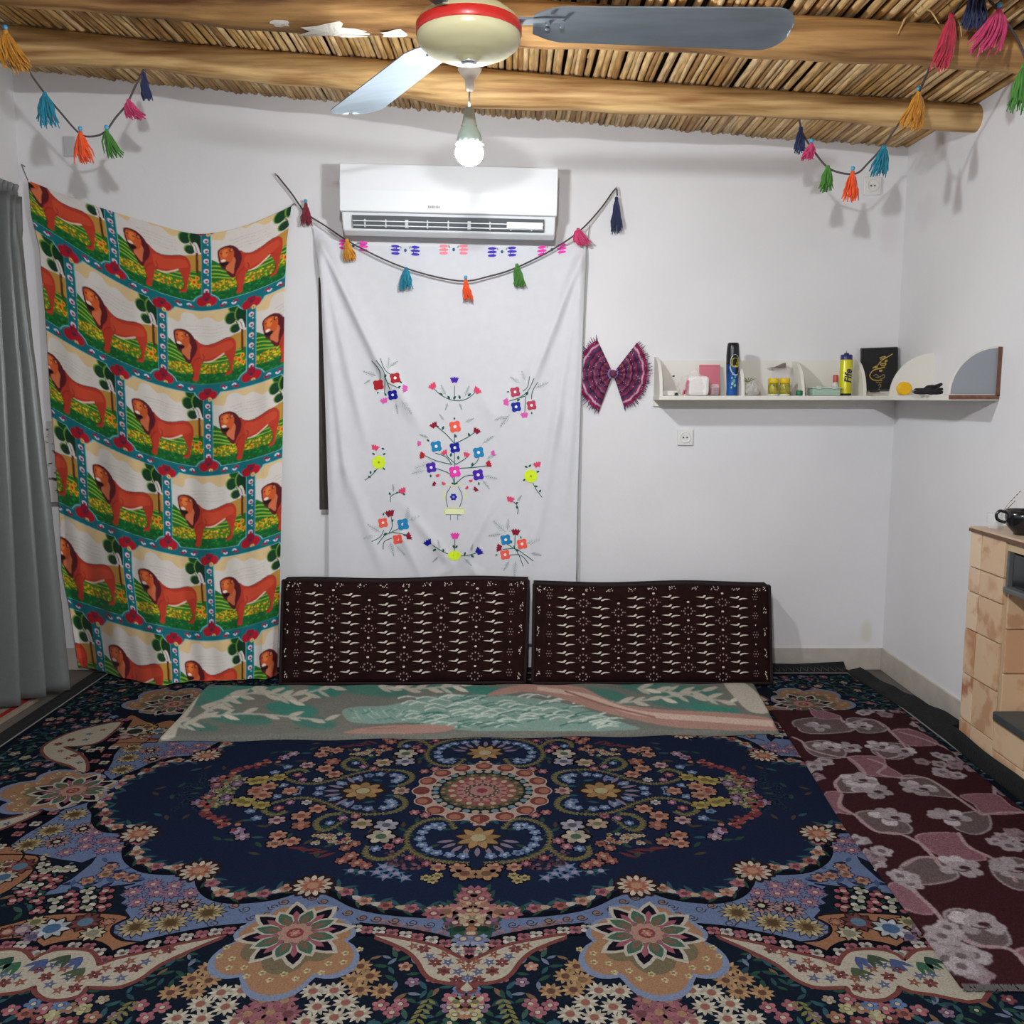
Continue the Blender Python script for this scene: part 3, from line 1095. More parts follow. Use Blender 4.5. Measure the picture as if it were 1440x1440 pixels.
def tulip(cx, cy, r, c, ang):
    x, y = K(cx, cy)
    p = np.array([(0, -.55), (.5, -.75), (.75, -.2), (.95, .25), (1.15, .55), (.75, .38), (.62, .75), (.3, .42), (0, .8), (-.3, .42), (-.62, .75), (-.75, .38), (-1.15, .55), (-.95, .25), (-.75, -.2), (-.5, -.75)]) * r * .8
    c_, s_ = math.cos(ang), math.sin(ang)
    E_.poly(np.stack([x + p[:, 0] * c_ - p[:, 1] * s_, y + p[:, 0] * s_ + p[:, 1] * c_], 1), c, .2)
    HEADS.append((len(E_.items) - 1, len(E_.items)))


def stem(pts, c=GR, w=1.0):
    E_.stroke([K(*q) for q in pts], w, c, .1, n=3)


def lf(cx, cy, l, ang, c=GR):
    x, y = K(cx, cy)
    E_.leaf(x, y, l, l * .55, ang, c, .15)


def fern(cx, cy, ang, l):
    x, y = K(cx, cy)
    l = l / 3.692
    c_, s_ = math.cos(ang), math.sin(ang)
    E_.stroke([(x, y), (x + c_ * l, y + s_ * l)], .45, '#7f948a', .05, n=1)
    for k in range(1, 7):
        for sg in (-1, 1):
            a = ang + sg * .8
            bx, by = x + c_ * l * k / 7, y + s_ * l * k / 7
            q = l * .28 * (1 - k / 10)
            E_.stroke([(bx, by), (bx + math.cos(a) * q, by + math.sin(a) * q)], .4, '#8a9c92', .05, n=1)


UP = math.pi          # tulips open upwards in the picture
# the vase bouquet
for pts in ([(735, 745), (735, 600), (735, 480)], [(735, 745), (715, 690), (640, 660)], [(735, 745), (790, 700), (850, 695)], [(720, 640), (690, 600), (635, 580)], [(725, 640), (640, 620), (575, 590)],
            [(735, 530), (690, 480), (640, 440)], [(740, 530), (800, 500), (850, 465)], [(740, 640), (790, 610), (800, 590)], [(740, 660), (830, 655), (910, 645)], [(745, 640), (700, 600), (690, 575)], [(820, 655), (855, 620), (860, 590)]):
    stem(pts, TE, 1.1)
for cx, cy, r, c in ((738, 443, 9.5, CO), (640, 545, 9, BL), (737, 552, 8.5, NB), (860, 577, 9, BL), (614, 655, 8.5, PU), (737, 677, 9.5, HP), (858, 693, 9, PU)):
    fl5(cx, cy, r, c)
for cx, cy, r, c, a in ((628, 435, 7, MR, 2.6), (850, 465, 7, MR, 3.7), (567, 592, 6.5, RD, 1.7), (913, 637, 6.5, RD, 4.4), (683, 577, 6, PK, 2.6), (798, 588, 6, PK, 3.4), (552, 530, 5, MV, 1.6), (935, 580, 5, MV, 4.6),
                        (648, 697, 4, PK, 2.8), (630, 740, 4.5, MR, 2), (678, 738, 4, PK, 3.6), (820, 725, 3.5, PK, 3), (845, 768, 5, MR, 3.9), (800, 760, 3.5, PK, 2.4)):
    tulip(cx, cy, r, c, a)
for cx, cy, l, a in ((735, 408, 4, -1.6), (672, 460, 6, -1.2), (815, 495, 6, -2), (590, 510, 5, .5), (735, 500, 5, -1), (745, 500, 5, -2), (715, 600, 6, -1.4), (755, 615, 6, -1.6), (825, 650, 6, -1.3), (610, 690, 5, 1.4), (860, 730, 5, 1.4), (735, 740, 5, -.3), (735, 740, 5, 3.4), (640, 440, 4, .2)):
    lf(cx, cy, l, a)
for pts in ([(715, 755), (695, 790), (692, 820), (700, 860)], [(755, 755), (772, 790), (775, 820), (762, 860)]):
    stem(pts, '#4a5f86', 1.0)
for pts in ([(690, 745), (735, 752), (780, 742)], [(684, 770), (680, 800), (684, 830)], [(786, 770), (792, 800), (786, 830)], [(686, 868), (735, 862), (784, 868)], [(684, 868), (682, 905)], [(786, 868), (788, 905)]):
    stem(pts, '#e6f06a', .9)
E_.poly([K(686, 872), K(784, 872), K(782, 898), K(688, 898)], '#eef0b8', .06)
stem([(690, 900), (735, 897), (770, 902)], BL, 1.0)
stem([(714, 900), (714, 928)], BL, .9)
stem([(752, 900), (752, 928)], BL, .9)
for cx in (706, 730, 758):
    E_.ell(*K(cx, 886), 1.1, 1.0, RD, .2, n=6)
yflower(*K(730, 808), 5.2, 6, NB, '#8090e0', .2, deep=.35)
# corner sprays and small motifs
for pts in ([(305, 102), (345, 150), (348, 200)], [(328, 98), (365, 150), (375, 185), (400, 250)], [(350, 88), (375, 150), (420, 180)], [(375, 185), (372, 270)], [(385, 215), (450, 245)]):
    stem(pts)
fl5(340, 226, 8.6, RD), fl5(427, 190, 8.6, RD), fl5(414, 278, 8.2, NB)
tulip(478, 245, 7, MV, 1.6), tulip(370, 308, 7, MV, 2.8)
lf(372, 190, 6, -1.2), lf(450, 205, 5, .8), lf(340, 260, 4, 2), lf(372, 268, 5, 1), lf(440, 240, 5, -.4)
for pts in ([(1125, 182), (1115, 235), (1090, 260)], [(1148, 192), (1115, 260), (1060, 300)], [(1168, 212), (1140, 260), (1135, 300)], [(1100, 285), (1020, 310)], [(1105, 280), (1100, 370)]):
    stem(pts)
fl5(1050, 263, 8.2, '#b8405c'), fl5(1135, 332, 8, '#b8405c'), fl5(1055, 340, 8.2, '#1c2ea0')
tulip(1003, 315, 7, MV, 4.6), tulip(1098, 383, 7, MV, 3.0)
lf(1105, 280, 6, -.9), lf(1135, 365, 4, 1.4), lf(1020, 262, 4, 3.1), lf(1075, 300, 5, 2.6)
for pts in ([(625, 240), (660, 275), (720, 305), (780, 305), (820, 285), (850, 255)], [(735, 305), (735, 230)]):
    stem(pts)
tulip(622, 232, 7.5, PK, 2.5), tulip(735, 200, 7.5, PU, UP), tulip(853, 255, 7.5, PK, 3.9)
for cx, a in ((655, .4), (712, -2.2), (728, -.8), (765, -1.9), (820, 2.4)):
    lf(cx, 270 if cx in (655, 820) else 300, 6, a)
yflower(*K(342, 628), 9.6, 9, YE, '#8f9a20', .2, deep=.12, cr=.16)
tulip(323, 552, 7, PK, 3.4)
stem([(340, 655), (310, 690), (270, 722)])
for cx, cy, a in ((355, 555, .3), (322, 590, 3.8), (362, 590, -.5), (362, 655, .8), (300, 690, -1.6), (330, 668, 2.5), (285, 700, .4)):
    lf(cx, cy, 5, a)
yflower(*K(1132, 700), 9.6, 9, YE, '#8f9a20', .2, deep=.12, cr=.16)
tulip(1165, 640, 7, PK, 2.9)
stem([(1140, 730), (1160, 770), (1190, 810)])
for cx, cy, a in ((1133, 640, 2.4), (1115, 655, 3.6), (1160, 680, -.4), (1105, 715, 2.6), (1150, 750, .3), (1175, 785, -1)):
    lf(cx, cy, 5, a)
stem([(465, 780), (430, 790), (405, 805), (403, 835)]), tulip(465, 775, 7, PK, 2.7), lf(403, 800, 5, -2), lf(430, 790, 4, -.6), lf(465, 788, 5, .6)
stem([(1028, 825), (1055, 845), (1066, 870), (1062, 898)]), tulip(1025, 820, 7, PK, 3.4), lf(1050, 842, 5, -.3), lf(1065, 870, 5, -2.2)
for pts in ([(305, 1040), (350, 1015), (368, 980)], [(335, 1055), (370, 1010), (400, 995)], [(365, 1080), (370, 1040), (410, 1022)], [(395, 995), (412, 960), (405, 905)], [(400, 995), (470, 960)], [(410, 990), (490, 1005)]):
    stem(pts)
fl5(364, 942, 8, CO), fl5(468, 950, 9.5, BL), fl5(440, 1028, 8, CO)
tulip(400, 893, 8.5, MR, 2.9), tulip(497, 1012, 7, MR, 4.3)
lf(385, 995, 6, 2.6), lf(410, 940, 5, -1.2), lf(365, 905, 4, -1.4), lf(470, 1000, 4, 1)
for pts in ([(1145, 1140), (1090, 1100), (1060, 1080)], [(1120, 1155), (1080, 1110), (1020, 1110)], [(1092, 1168), (1070, 1110), (1040, 1060)], [(1048, 1070), (1050, 995)], [(1040, 1075), (985, 1080)], [(1060, 1085), (1005, 1050)]):
    stem(pts)
fl5(1001, 1030, 8.5, BL), fl5(1086, 1052, 8.5, CO), fl5(998, 1108, 8, CO)
tulip(1053, 990, 8, MR, 3.2), tulip(967, 1072, 7, MR, 1.7)
lf(1050, 1080, 6, .4), lf(1030, 1050, 5, -1.6), lf(960, 1108, 4, 3), lf(1080, 1025, 4, -1.6)
yflower(*K(735, 1112), 9.5, 9, YE, '#8f9a20', .2, deep=.12, cr=.2, asp=.75)
tulip(738, 1010, 8, HP, UP), tulip(597, 1045, 7.5, NB, 2.6), tulip(862, 1090, 7.5, NB, 4.0)
stem([(735, 1095), (737, 1060), (737, 1020)]), stem([(715, 1108), (680, 1095), (620, 1058)]), stem([(760, 1115), (810, 1110), (860, 1095)])
for cx, cy, a in ((735, 1075, -2), (740, 1075, -1), (680, 1095, -1.8), (640, 1078, 2.6), (785, 1112, -1.2), (820, 1110, .6)):
    lf(cx, cy, 5.5, a)
for cx, cy, a, l in ((330, 180, -2.8, 75), (400, 130, -.6, 50), (390, 150, -1.5, 70), (460, 310, .9, 90), (430, 320, 1.4, 60), (300, 200, 2.6, 40), (1075, 215, -2.6, 60), (1100, 200, -1.9, 50), (1160, 240, -.4, 70), (1020, 380, 2.2, 80), (1000, 390, 2.8, 60),
                     (690, 280, -2, 60), (790, 285, -1.2, 60), (700, 320, 1.9, 40), (760, 320, 1.2, 40), (680, 410, -2.2, 40), (790, 420, -.4, 50), (640, 620, 2.8, 120), (600, 500, -2.8, 50), (880, 530, -.6, 70), (900, 610, -.4, 60), (890, 700, .2, 70), (880, 720, .9, 60), (580, 670, 2.9, 70),
                     (350, 990, -2.6, 80), (320, 1010, 2.9, 60), (490, 930, -1.5, 70), (500, 930, -.4, 60), (400, 1040, 1.3, 80), (430, 1060, .8, 70), (1000, 990, -2.4, 90), (980, 1000, 3.0, 70), (1010, 980, -1.5, 60), (1110, 1050, -.3, 70), (1130, 1100, .2, 60), (1050, 1140, 1.6, 80), (1020, 1140, 2.1, 60), (660, 1080, -1.8, 50), (650, 1120, 2.4, 40), (790, 1130, .8, 50), (820, 1090, -1.3, 40), (420, 780, -1.7, 40), (1060, 830, -.9, 40)):
    fern(cx, cy, a, l)
# row of pairs along the top hem
for i, (x, y, c) in enumerate(((497, 345, HP), (570, 352, '#4a3ab0'), (638, 351, '#f58a96'), (706, 354, '#4a3ab0'), (776, 351, HP))):
    tilt = (.1, .05, 0, -.03, -.12)[i]
    for sg in (-1, 1):
        for k in range(3):
            yy = y - 5 + k * 5 + sg * tilt * 14
            E_.ell(x + sg * 14, yy, 7 - abs(k - 1) * .8, 2.0, c, .2, rot=tilt, n=9)
        E_.stroke([(x + sg * 13, y - 7), (x + sg * 11, y + 7)], 1.2, c, .25, n=1)
        E_.leaf(x + sg * 5, y - 2, 5, 2.4, -1.57 + sg * .6, '#8fa09a', .15)
    E_.ell(x, y, 2.0, 2.6, '#2f5d7d', .2, n=7)
motifs = [('bouquet_stems', K(735, 660), 55.0)] + [('spray_stems', K(*c_), 34.0) for c_ in ((395, 210), (1090, 280), (410, 980), (1045, 1075))] + [('sprig_stems', K(*c_), 34.0) for c_ in ((735, 260), (735, 1080), (325, 620), (1145, 700), (435, 800), (1050, 850))]
motifs += [('tulip_pair', c_, 20.0) for c_ in ((497, 345), (570, 352), (638, 351), (706, 354), (776, 351))]
bins = [Art() for _ in motifs]
M_EMB = mat_attr('embroidery_thread', rough=0.6, grain=0.12, gscale=900, bump=0.4)
used = set()
for a_, b_ in HEADS:
    h_ = Art()
    h_.items = E_.items[a_:b_]
    used.update(range(a_, b_))
    em = MB()
    h_.mesh(em, sp)
    em.build('embroidered_flower', M_EMB, sheet, recalc=False)
for n_, it in enumerate(E_.items):
    if n_ in used:
        continue
    c_ = it[0].mean(0)
    bins[min(range(len(motifs)), key=lambda i_: math.hypot(c_[0] - motifs[i_][1][0], c_[1] - motifs[i_][1][1]) / motifs[i_][2])].items.append(it)
for (nm_, _, _), a_ in zip(motifs, bins):
    em = MB()
    a_.mesh(em, sp)
    em.build(nm_, M_EMB, sheet, recalc=False)['kind'] = 'stuff'
# the strings that hold its upper corners
for (a, b) in (((440, 318), (428, 294)), ((826, 344), (829, 317))):
    q0, q1 = wl(*a, YW - .02), wl(*b, YW - .012)
    MB().tube([q0, q1], .0016, 5).build('hanging_string', mat('string', '#8d8a88', rough=.8), sheet)
hem = MB()
hem.tube([wl(float(SX1(y)) + .5, y, float(sheet_y(SX1(y), y)) - .001) for y in range(346, 820, 12)], .0022, 5)
hem.build('hem', mat('hem_grey', '#9fa5a3', rough=.8), sheet, smooth=True)

# ------------------------------------------------------------------ long back cushions
def cushion(tl, tr, br, bl, label, seed):
    r = random.Random(seed)
    yb0, yb1 = fl(*bl)[1] - .0, fl(*br)[1]
    TL = np.array(wl(*tl, YW - .135))
    TR = np.array(wl(*tr, YW - .135))
    BL_ = np.array((*fl(bl[0], bl[1], .016), .016))
    BR_ = np.array((*fl(br[0], br[1], .016), .016))
    nu, nv = 44, 18
    nrm = np.cross(BR_ - BL_, TL - BL_)
    nrm /= np.linalg.norm(nrm)
    if nrm[1] > 0:
        nrm = -nrm

    def front(a, b, L=0.0):            # a across 0..1, b from bottom 0..1
        p = (BL_ * (1 - a) + BR_ * a) * (1 - b) + (TL * (1 - a) + TR * a) * b
        e = (max(0, 1 - (2 * a - 1) ** 6) * max(0, 1 - (2 * b - 1) ** 4)) ** .5
        bul = .020 * e + .003 * math.sin(a * 23 + seed) * e
        p = p + nrm * (bul + .0022 * L + .0005)
        p[2] += .004 * math.sin(a * 9 + seed) * b - .002
        return p

    root = thing('back_cushion', label, 'cushion', ((BL_[0] + BR_[0]) / 2, (BL_[1] + BR_[1]) / 2 + .05, .016), 'long back cushions against the wall')
    M_C = mat('cushion_cloth', '#22100f', rough=0.95, var=0.25, vscale=40, bump=0.2, bscale=300, spec=.1)
    th = .115
    fr = [[front(i / nu, j / nv) for i in range(nu + 1)] for j in range(nv + 1)]
    bk = [[p + np.array((0, th * (1 - .25 * abs(2 * j / nv - 1) ** 3), 0)) for p in fr[j]] for j in range(nv + 1)]
    for rowp in bk:
        for p in rowp:
            p[2] = max(p[2], .0175)
            p[1] = min(p[1], YW - .060)
    m_ = MB()
    m_.grid(fr)
    m_.grid(bk)
    W_ = nu + 1
    off = W_ * (nv + 1)
    e = []
    for i in range(nu):
        e += [(i, i + 1, off + i + 1, off + i), (nv * W_ + i, nv * W_ + i + 1, off + nv * W_ + i + 1, off + nv * W_ + i)]
    for j in range(nv):
        e += [(j * W_, (j + 1) * W_, off + (j + 1) * W_, off + j * W_), (j * W_ + nu, (j + 1) * W_ + nu, off + (j + 1) * W_ + nu, off + j * W_ + nu)]
    m_.f += e
    m_.c += [None] * len(e)
    m_.build('cushion_body', M_C, root, smooth=True)
    pip = MB()
    ring = [front(i / nu, 0) for i in range(nu + 1)] + [front(1, j / nv) for j in range(nv + 1)] + [front(1 - i / nu, 1) for i in range(nu + 1)] + [front(0, 1 - j / nv) for j in range(nv + 1)]
    pip.tube(ring, .006, 6)
    pip.build('piping', mat('piping_dark', '#1d0d10', rough=.95), root, smooth=True)
    # woven motifs: pairs of birds, dotted rosettes, dotted border
    A = Art()
    asp = np.linalg.norm(BR_ - BL_) / np.linalg.norm(TL - BL_)
    CRM, DIM = '#c9beb2', '#8f7a76'
    cols = [.135, .283, .430, .577, .722, .865]

    def bird(x, y, s):
        A.poly([(x - .040, y + .002), (x - .024, y + .006), (x - .012, y + .004), (x - .004, y + .020), (x + .004, y + .018), (x + .000, y + .002), (x - .006, y - .008), (x - .020, y - .006)], CRM, .3)
        A.poly([(x + .040, y - .004), (x + .026, y - .010), (x + .016, y - .012), (x + .006, y - .024), (x - .001, y - .022), (x + .004, y - .008), (x + .012, y - .001), (x + .024, y + .001)], CRM, .3)
    for ci, cxx in enumerate(cols):
        for k in range(9):
            y = .86 - k * .0935
            bird(cxx + r.uniform(-.002, .002), y + r.uniform(-.004, .004), 1)
    mids = [.209, .357, .504, .650, .794]
    for ci, cxx in enumerate(mids):
        for k in range(5):
            y = .81 - k * .187 - (.0935 if ci % 2 else 0)
            if y < .05:
                continue
            for q in range(8):
                a = 2 * math.pi * q / 8
                A.ell(cxx + .018 * math.cos(a), y + .036 * math.sin(a), .0035, .009, DIM, .3, n=6)
            for sx in (-.028, .028):
                A.ell(cxx + sx, y, .0025, .007, DIM, .3, n=5)
            A.ell(cxx, y + .0935, .006, .010, CRM, .3, n=7)
    for k in range(11):
        x = .06 + k * .088
        for q in range(9):
            A.ell(x + r.uniform(-.018, .018), .955 + r.uniform(-.020, .020), .0022, .0055, CRM, .3, n=5)
    for xx in (.022, .975):
        for y in (.08, .30, .52, .74, .95):
            for q in range(7):
                A.ell(xx + r.uniform(-.007, .007), y + r.uniform(-.045, .045), .0024, .0065, CRM, .3, n=5)
    for xx in (.066, .934):
        for k in range(9):
            A.ell(xx, .88 - k * .098, .003, .008, CRM if k % 2 else DIM, .3, n=6)
            if k % 2 == 0:
                for q in range(6):
                    a = 2 * math.pi * q / 6
                    A.ell(xx + .01 * math.cos(a), .88 - k * .098 + .03 * math.sin(a), .0025, .007, DIM, .3, n=5)
    pm = MB()
    A.mesh(pm, lambda x, y, L: front(x, y, L))
    pm.build('woven_motif', mat_attr('cushion_thread', rough=.9, grain=.15, gscale=700), root, recalc=False)['kind'] = 'stuff'
    return root


cushion((398, 817), (743, 815), (738, 959), (394, 961), 'dark maroon back cushion with white birds beside the lion cloth', 1)
cushion((751, 822), (1082, 822), (1085, 960), (749, 960), 'dark maroon back cushion with white birds beside the bare corner', 2)

# ------------------------------------------------------------------ folded blanket
A = Art()
TEAL, LT, CRM, PNK, GRY = '#4a776a', '#839e92', '#bdb5a6', '#ab8478', '#73736b'
for cx, cy, rx, ry in ((90, 70, 60, 14), (180, 60, 50, 20), (260, 40, 70, 14), (330, 90, 60, 16), (210, 110, 80, 14), (120, 128, 50, 10), (500, 45, 90, 16), (640, 40, 60, 10), (400, 50, 40, 14), (1010, 60, 60, 16), (1130, 45, 80, 14), (1180, 75, 70, 14), (1260, 90, 60, 10), (1040, 85, 60, 10), (1220, 50, 60, 12), (380, 120, 50, 14), (760, 50, 60, 10)):
    A.ell(cx, cy, rx, ry, TEAL if (cx + cy) % 3 else '#3f7f70', rot=.1, n=16)
base_img = blur(A.raster(1440, 172, GRY), 14)
A.items = []
r = random.Random(5)
for (x0, y0, x1, y1, x2, y2) in ((70, 120, 220, 100, 400, 115), (130, 85, 240, 55, 340, 75), (240, 45, 330, 60, 430, 35), (520, 40, 600, 45, 700, 38), (1000, 80, 1110, 70, 1230, 50), (1090, 45, 1180, 55, 1290, 75), (90, 125, 150, 90, 190, 60)):
    A.stroke([(x0, y0), (x1, y1), (x2, y2)], 4, '#a9ada0', n=6)
    pts = smooth_path([(x0, y0), (x1, y1), (x2, y2)], 4)
    for k, p in enumerate(pts):
        sg = 1 if k % 2 else -1
        A.leaf(p[0], p[1], 40, 9, sg * r.uniform(.18, .36), CRM if r.random() < .8 else '#d7cdbd')
        if k % 3 == 0:
            A.leaf(p[0], p[1], 32, 7, -sg * r.uniform(.3, .5), '#b5b3a4')
A.blob([(440, 95), (470, 85), (540, 82), (640, 62), (760, 58), (860, 66), (960, 85), (1060, 120), (1080, 136), (820, 138), (700, 136), (600, 120), (520, 122), (460, 118)], LT, n=5)
for k in range(130):
    x = r.uniform(560, 1020)
    y = r.uniform(62, 134) if x < 950 else r.uniform(95, 134)
    A.stroke([(x, y), (x + 22, y - 6 + r.uniform(-2, 2)), (x + 48, y - 4 + 12 * (k % 3 - 1) * .3)], 3.6, '#c9d4c8' if k % 3 else '#3f7a6c', n=3, w2=.8)
for k in range(26):
    x = r.uniform(450, 600)
    A.stroke([(x, r.uniform(88, 116)), (x + 14, r.uniform(88, 116))], 3.5, '#a3bfb0' if k % 2 else '#4b8a7c', n=1, w2=1)
A.blob([(760, 60), (790, 45), (860, 34), (960, 40), (1010, 62), (1060, 80), (1160, 92), (1290, 98), (1390, 112), (1400, 136), (1240, 134), (1160, 128), (1080, 112), (1000, 92), (920, 66), (850, 52), (800, 58)], PNK, n=5)
A.stroke([(870, 44), (980, 62), (1090, 98), (1250, 112), (1390, 122)], 9, '#cdb2a2', n=6, w2=14)
A.stroke([(930, 50), (1030, 84), (1130, 108)], 4, '#96665e', n=6)
A.blob([(460, 136), (540, 126), (640, 124), (690, 130), (640, 142), (460, 144)], '#a98478', n=4)
A.blob([(1280, 28), (1320, 30), (1360, 60), (1385, 95), (1340, 96), (1300, 60)], CRM, n=4)
A.blob([(40, 150), (100, 60), (130, 45), (110, 90), (80, 130), (70, 152)], CRM, n=4)
NB_W, NB_H = 540, 150
# pattern space: the sheet as seen (1440 wide drawing), unrolled onto the folded blanket
corner = [fl(290, 963, .016), fl(1062, 960, .016), fl(1097, 1026, .016), fl(222, 1036, .016)]
U, Vv = np.meshgrid(np.linspace(0, 1, NB_W), np.linspace(0, 1, NB_H))
c = np.array(corner)
XY = ((1 - U) * (1 - Vv))[..., None] * c[0] + (U * (1 - Vv))[..., None] * c[1] + (U * Vv)[..., None] * c[2] + ((1 - U) * Vv)[..., None] * c[3]
edge = np.minimum(np.minimum(U, 1 - U) * 2.0, np.minimum(Vv, 1 - Vv) * .5)
rough_e = .006 * np.sin(U * 40) * (Vv > .9) + .004 * np.sin(Vv * 30)
Z = .016 * np.clip(edge / .012, 0, 1) ** .5 + .003 * np.sin(U * 14 + 2) * np.sin(Vv * 6) + .002 * np.sin(U * 47 + Vv * 9)
Z = np.maximum(Z, .002)
Z[edge < 1e-6] = .001
P = np.concatenate([XY, Z[..., None]], -1)
P[..., 1] += rough_e
img = A.raster(1440, 172, GRY, img=base_img)
d = P - np.array((0, 0, CH))
ax = CX + F * d[..., 0] / (d[..., 1] * CT - d[..., 2] * ST)
ay = 720 - F * (d[..., 1] * ST + d[..., 2] * CT) / (d[..., 1] * CT - d[..., 2] * ST)
nzs = np.random.default_rng(2).normal(0, .06, (172, 1440, 1))
img = blur(img * (1 + nzs), 2)
C = sample(img, (ax - 200) * 1.565, (ay - 940) * 1.565)
bl = grid_mesh('folded_blanket', P, C, mat_attr('blanket_plush', rough=1.0, grain=0.18, gscale=180, bump=0.6, gain=.8))
tag(bl, 'grey-green plush blanket with leaf print and pink branch in front of the cushions', 'blanket')

# ------------------------------------------------------------------ curtain
M_CUR = mat('curtain_satin', '#626564', rough=0.34, var=0.05, vscale=50, bump=0.05, bscale=200, spec=0.5)
cur = thing('curtain', 'long grey satin curtain hanging beside the lion cloth', 'curtain', (-1.74, 3.1, 0))
nu, nv = 240, 60
Pc = []
for j in range(nv + 1):
    t = j / nv                       # 0 top .. 1 bottom
    rowp = []
    far_px = np.interp(t, [0, .05, .2, .5, .8, 1], [33, 36, 42, 60, 82, 96])
    xb = np.interp(t, [0, .06, .3, 1], [-1.80, -1.80, -1.785, -1.672])
    for i in range(nu + 1):
        s = i / nu                   # 0 = edge towards the back wall
        yfar = np.interp(t, [0, .3, .7, 1], [3.40, 3.37, 3.31, 3.265])
        y = yfar - s * (1.05 - .05 * t)
        xs_ = xb - (.125 * t) * min(1.0, s / .22)
        amp = .030 + .026 * min(1, t * 3)
        ph = s * 2 * math.pi * 12.0 + .5 * math.sin(s * 13) + .35 * math.sin(t * 2.5 + s * 4)
        x = xs_ + amp * (1 - .3 * t * min(1, s / .2)) * math.sin(ph) + .010 * math.sin(ph * 2.3 + 1)
        if t < .07:
            x += .010 * math.sin(s * 2 * math.pi * 34) * (1 - t / .07 * .5)
        z0, z1 = 1.80 - .02 * s, .012 + .003 * math.sin(s * 20)
        rowp.append((max(x, XL + .012), y, z0 + (z1 - z0) * t))
    Pc.append(rowp)
cm = MB()
cm.grid(Pc)
co = cm.build('curtain_panel', M_CUR, cur, smooth=True, recalc=False)
sm = co.modifiers.new('thickness', 'SOLIDIFY')
sm.thickness = .002
hd = MB()
Ph = []
for j in range(7):
    t = j / 6
    Ph.append([(-1.80 + .024 * math.sin(i / 200 * 2 * math.pi * 30 + j * .2) * (.6 + .5 * abs(t - .5)), 3.405 - i / 200 * 1.0, 1.79 + .05 * t + .006 * math.sin(i * .9)) for i in range(201)])
hd.grid(Ph)
hd.build('curtain_header', M_CUR, cur, smooth=True, recalc=False)
rod = cur
MB().tube([(XL, 3.43, 1.835), (-1.80, 3.41, 1.825), (-1.80, 3.2, 1.815), (-1.80, 1.6, 1.81)], .003, 6).build('curtain_wire', mat('wire_grey', '#6c6c6c', metal=.6, rough=.4), rod)
MB().box((-1.84, 1.6, 1.81), (.07, .02, .02)).build('bracket', mat('wire_grey', '#6c6c6c'), rod)
# bark-patterned strip between the curtain and the lion cloth
a0, a1 = wl(63, 640), wl(82, 640)
zt_, zb_ = wl(72, 592)[2], wl(72, 706)[2]
st = thing('bark_panel', 'narrow birch bark patterned panel between curtain and lion cloth', 'wall panel', (a0[0], YW, zb_))
mbk = mat('birch_bark', '#bfbdb8', rough=.8, var=.5, vscale=26, col2='#33312f', stretch=(1, 1, 1.6))
mbk.node_tree.nodes['Color Ramp'].color_ramp.elements[0].position = .36
mbk.node_tree.nodes['Color Ramp'].color_ramp.elements[1].position = .44
MB().prism([(a0[0] + .018, zt_), (a1[0], zt_), (a1[0] + .02, zb_), (a0[0] + .012, zb_), (a0[0] - .004, (zt_ + zb_) / 2)], 'y', YW - .006, YW - .001).build('printed_face', mbk, st)
MB().box(((a0[0] + a1[0]) / 2 + .014, YW - .008, zb_ - .006), (.055, .016, .014)).build('bottom_rail', mat('rail_grey', '#6d6c6a', rough=.6), st)
# beige mat with a red stripe under the curtain
mt = MB()
mt.add([(-1.868, 2.2, .002), (-1.735, 2.2, .002), (-1.72, 3.19, .002), (-1.868, 3.19, .002)], [(0, 1, 2, 3)], lin('#8f8070'))
mt.add([(-1.775, 2.2, .0026), (-1.752, 2.2, .0026), (-1.737, 3.19, .0026), (-1.760, 3.19, .0026)], [(0, 1, 2, 3)], lin('#8a2020'))
mt.add([(-1.868, 2.2, -.01), (-1.735, 2.2, -.01), (-1.72, 3.19, -.01), (-1.868, 3.19, -.01)], [(0, 1, 2, 3)], lin('#8f8070'))
mt.add([(-1.735, 2.2, -.01), (-1.735, 2.2, .002), (-1.72, 3.19, .002), (-1.72, 3.19, -.01)], [(0, 1, 2, 3)], lin('#8f8070'))
o = mt.build('floor_mat', mat_attr('mat_weave', grain=.15, gscale=250), None, recalc=False)
tag(o, 'beige mat with a red stripe under the grey curtain', 'mat')

# ------------------------------------------------------------------ big medallion carpet
KX, KY = -0.085, 2.41                      # centre of the medallion on the floor


def Q(px, py):                             # pixel of the floor -> quadrant coordinates (both positive)
    x, y = fl(px, py)
    return (abs(x - KX), abs(y - KY))


HX, HY = 1.515, 1.085
NAVY, DK, GARD, LB, OR, CRM, RUST = '#10254a', '#0a1120', '#0e2034', '#6f86b4', '#b57444', '#d6cab0', '#8e4038'
PINK, ROSE, GOLD, TEALC, GREEN, MAU, WHT, PEACH, BLU = '#b5616c', '#a8475a', '#b98a4a', '#2f6470', '#2c5a48', '#96708f', '#d3cabb', '#c98a6c', '#5f82b4'
A = Art()
A.two = True
rq = random.Random(11)
G = lambda pts: [Q(*p) for p in pts]
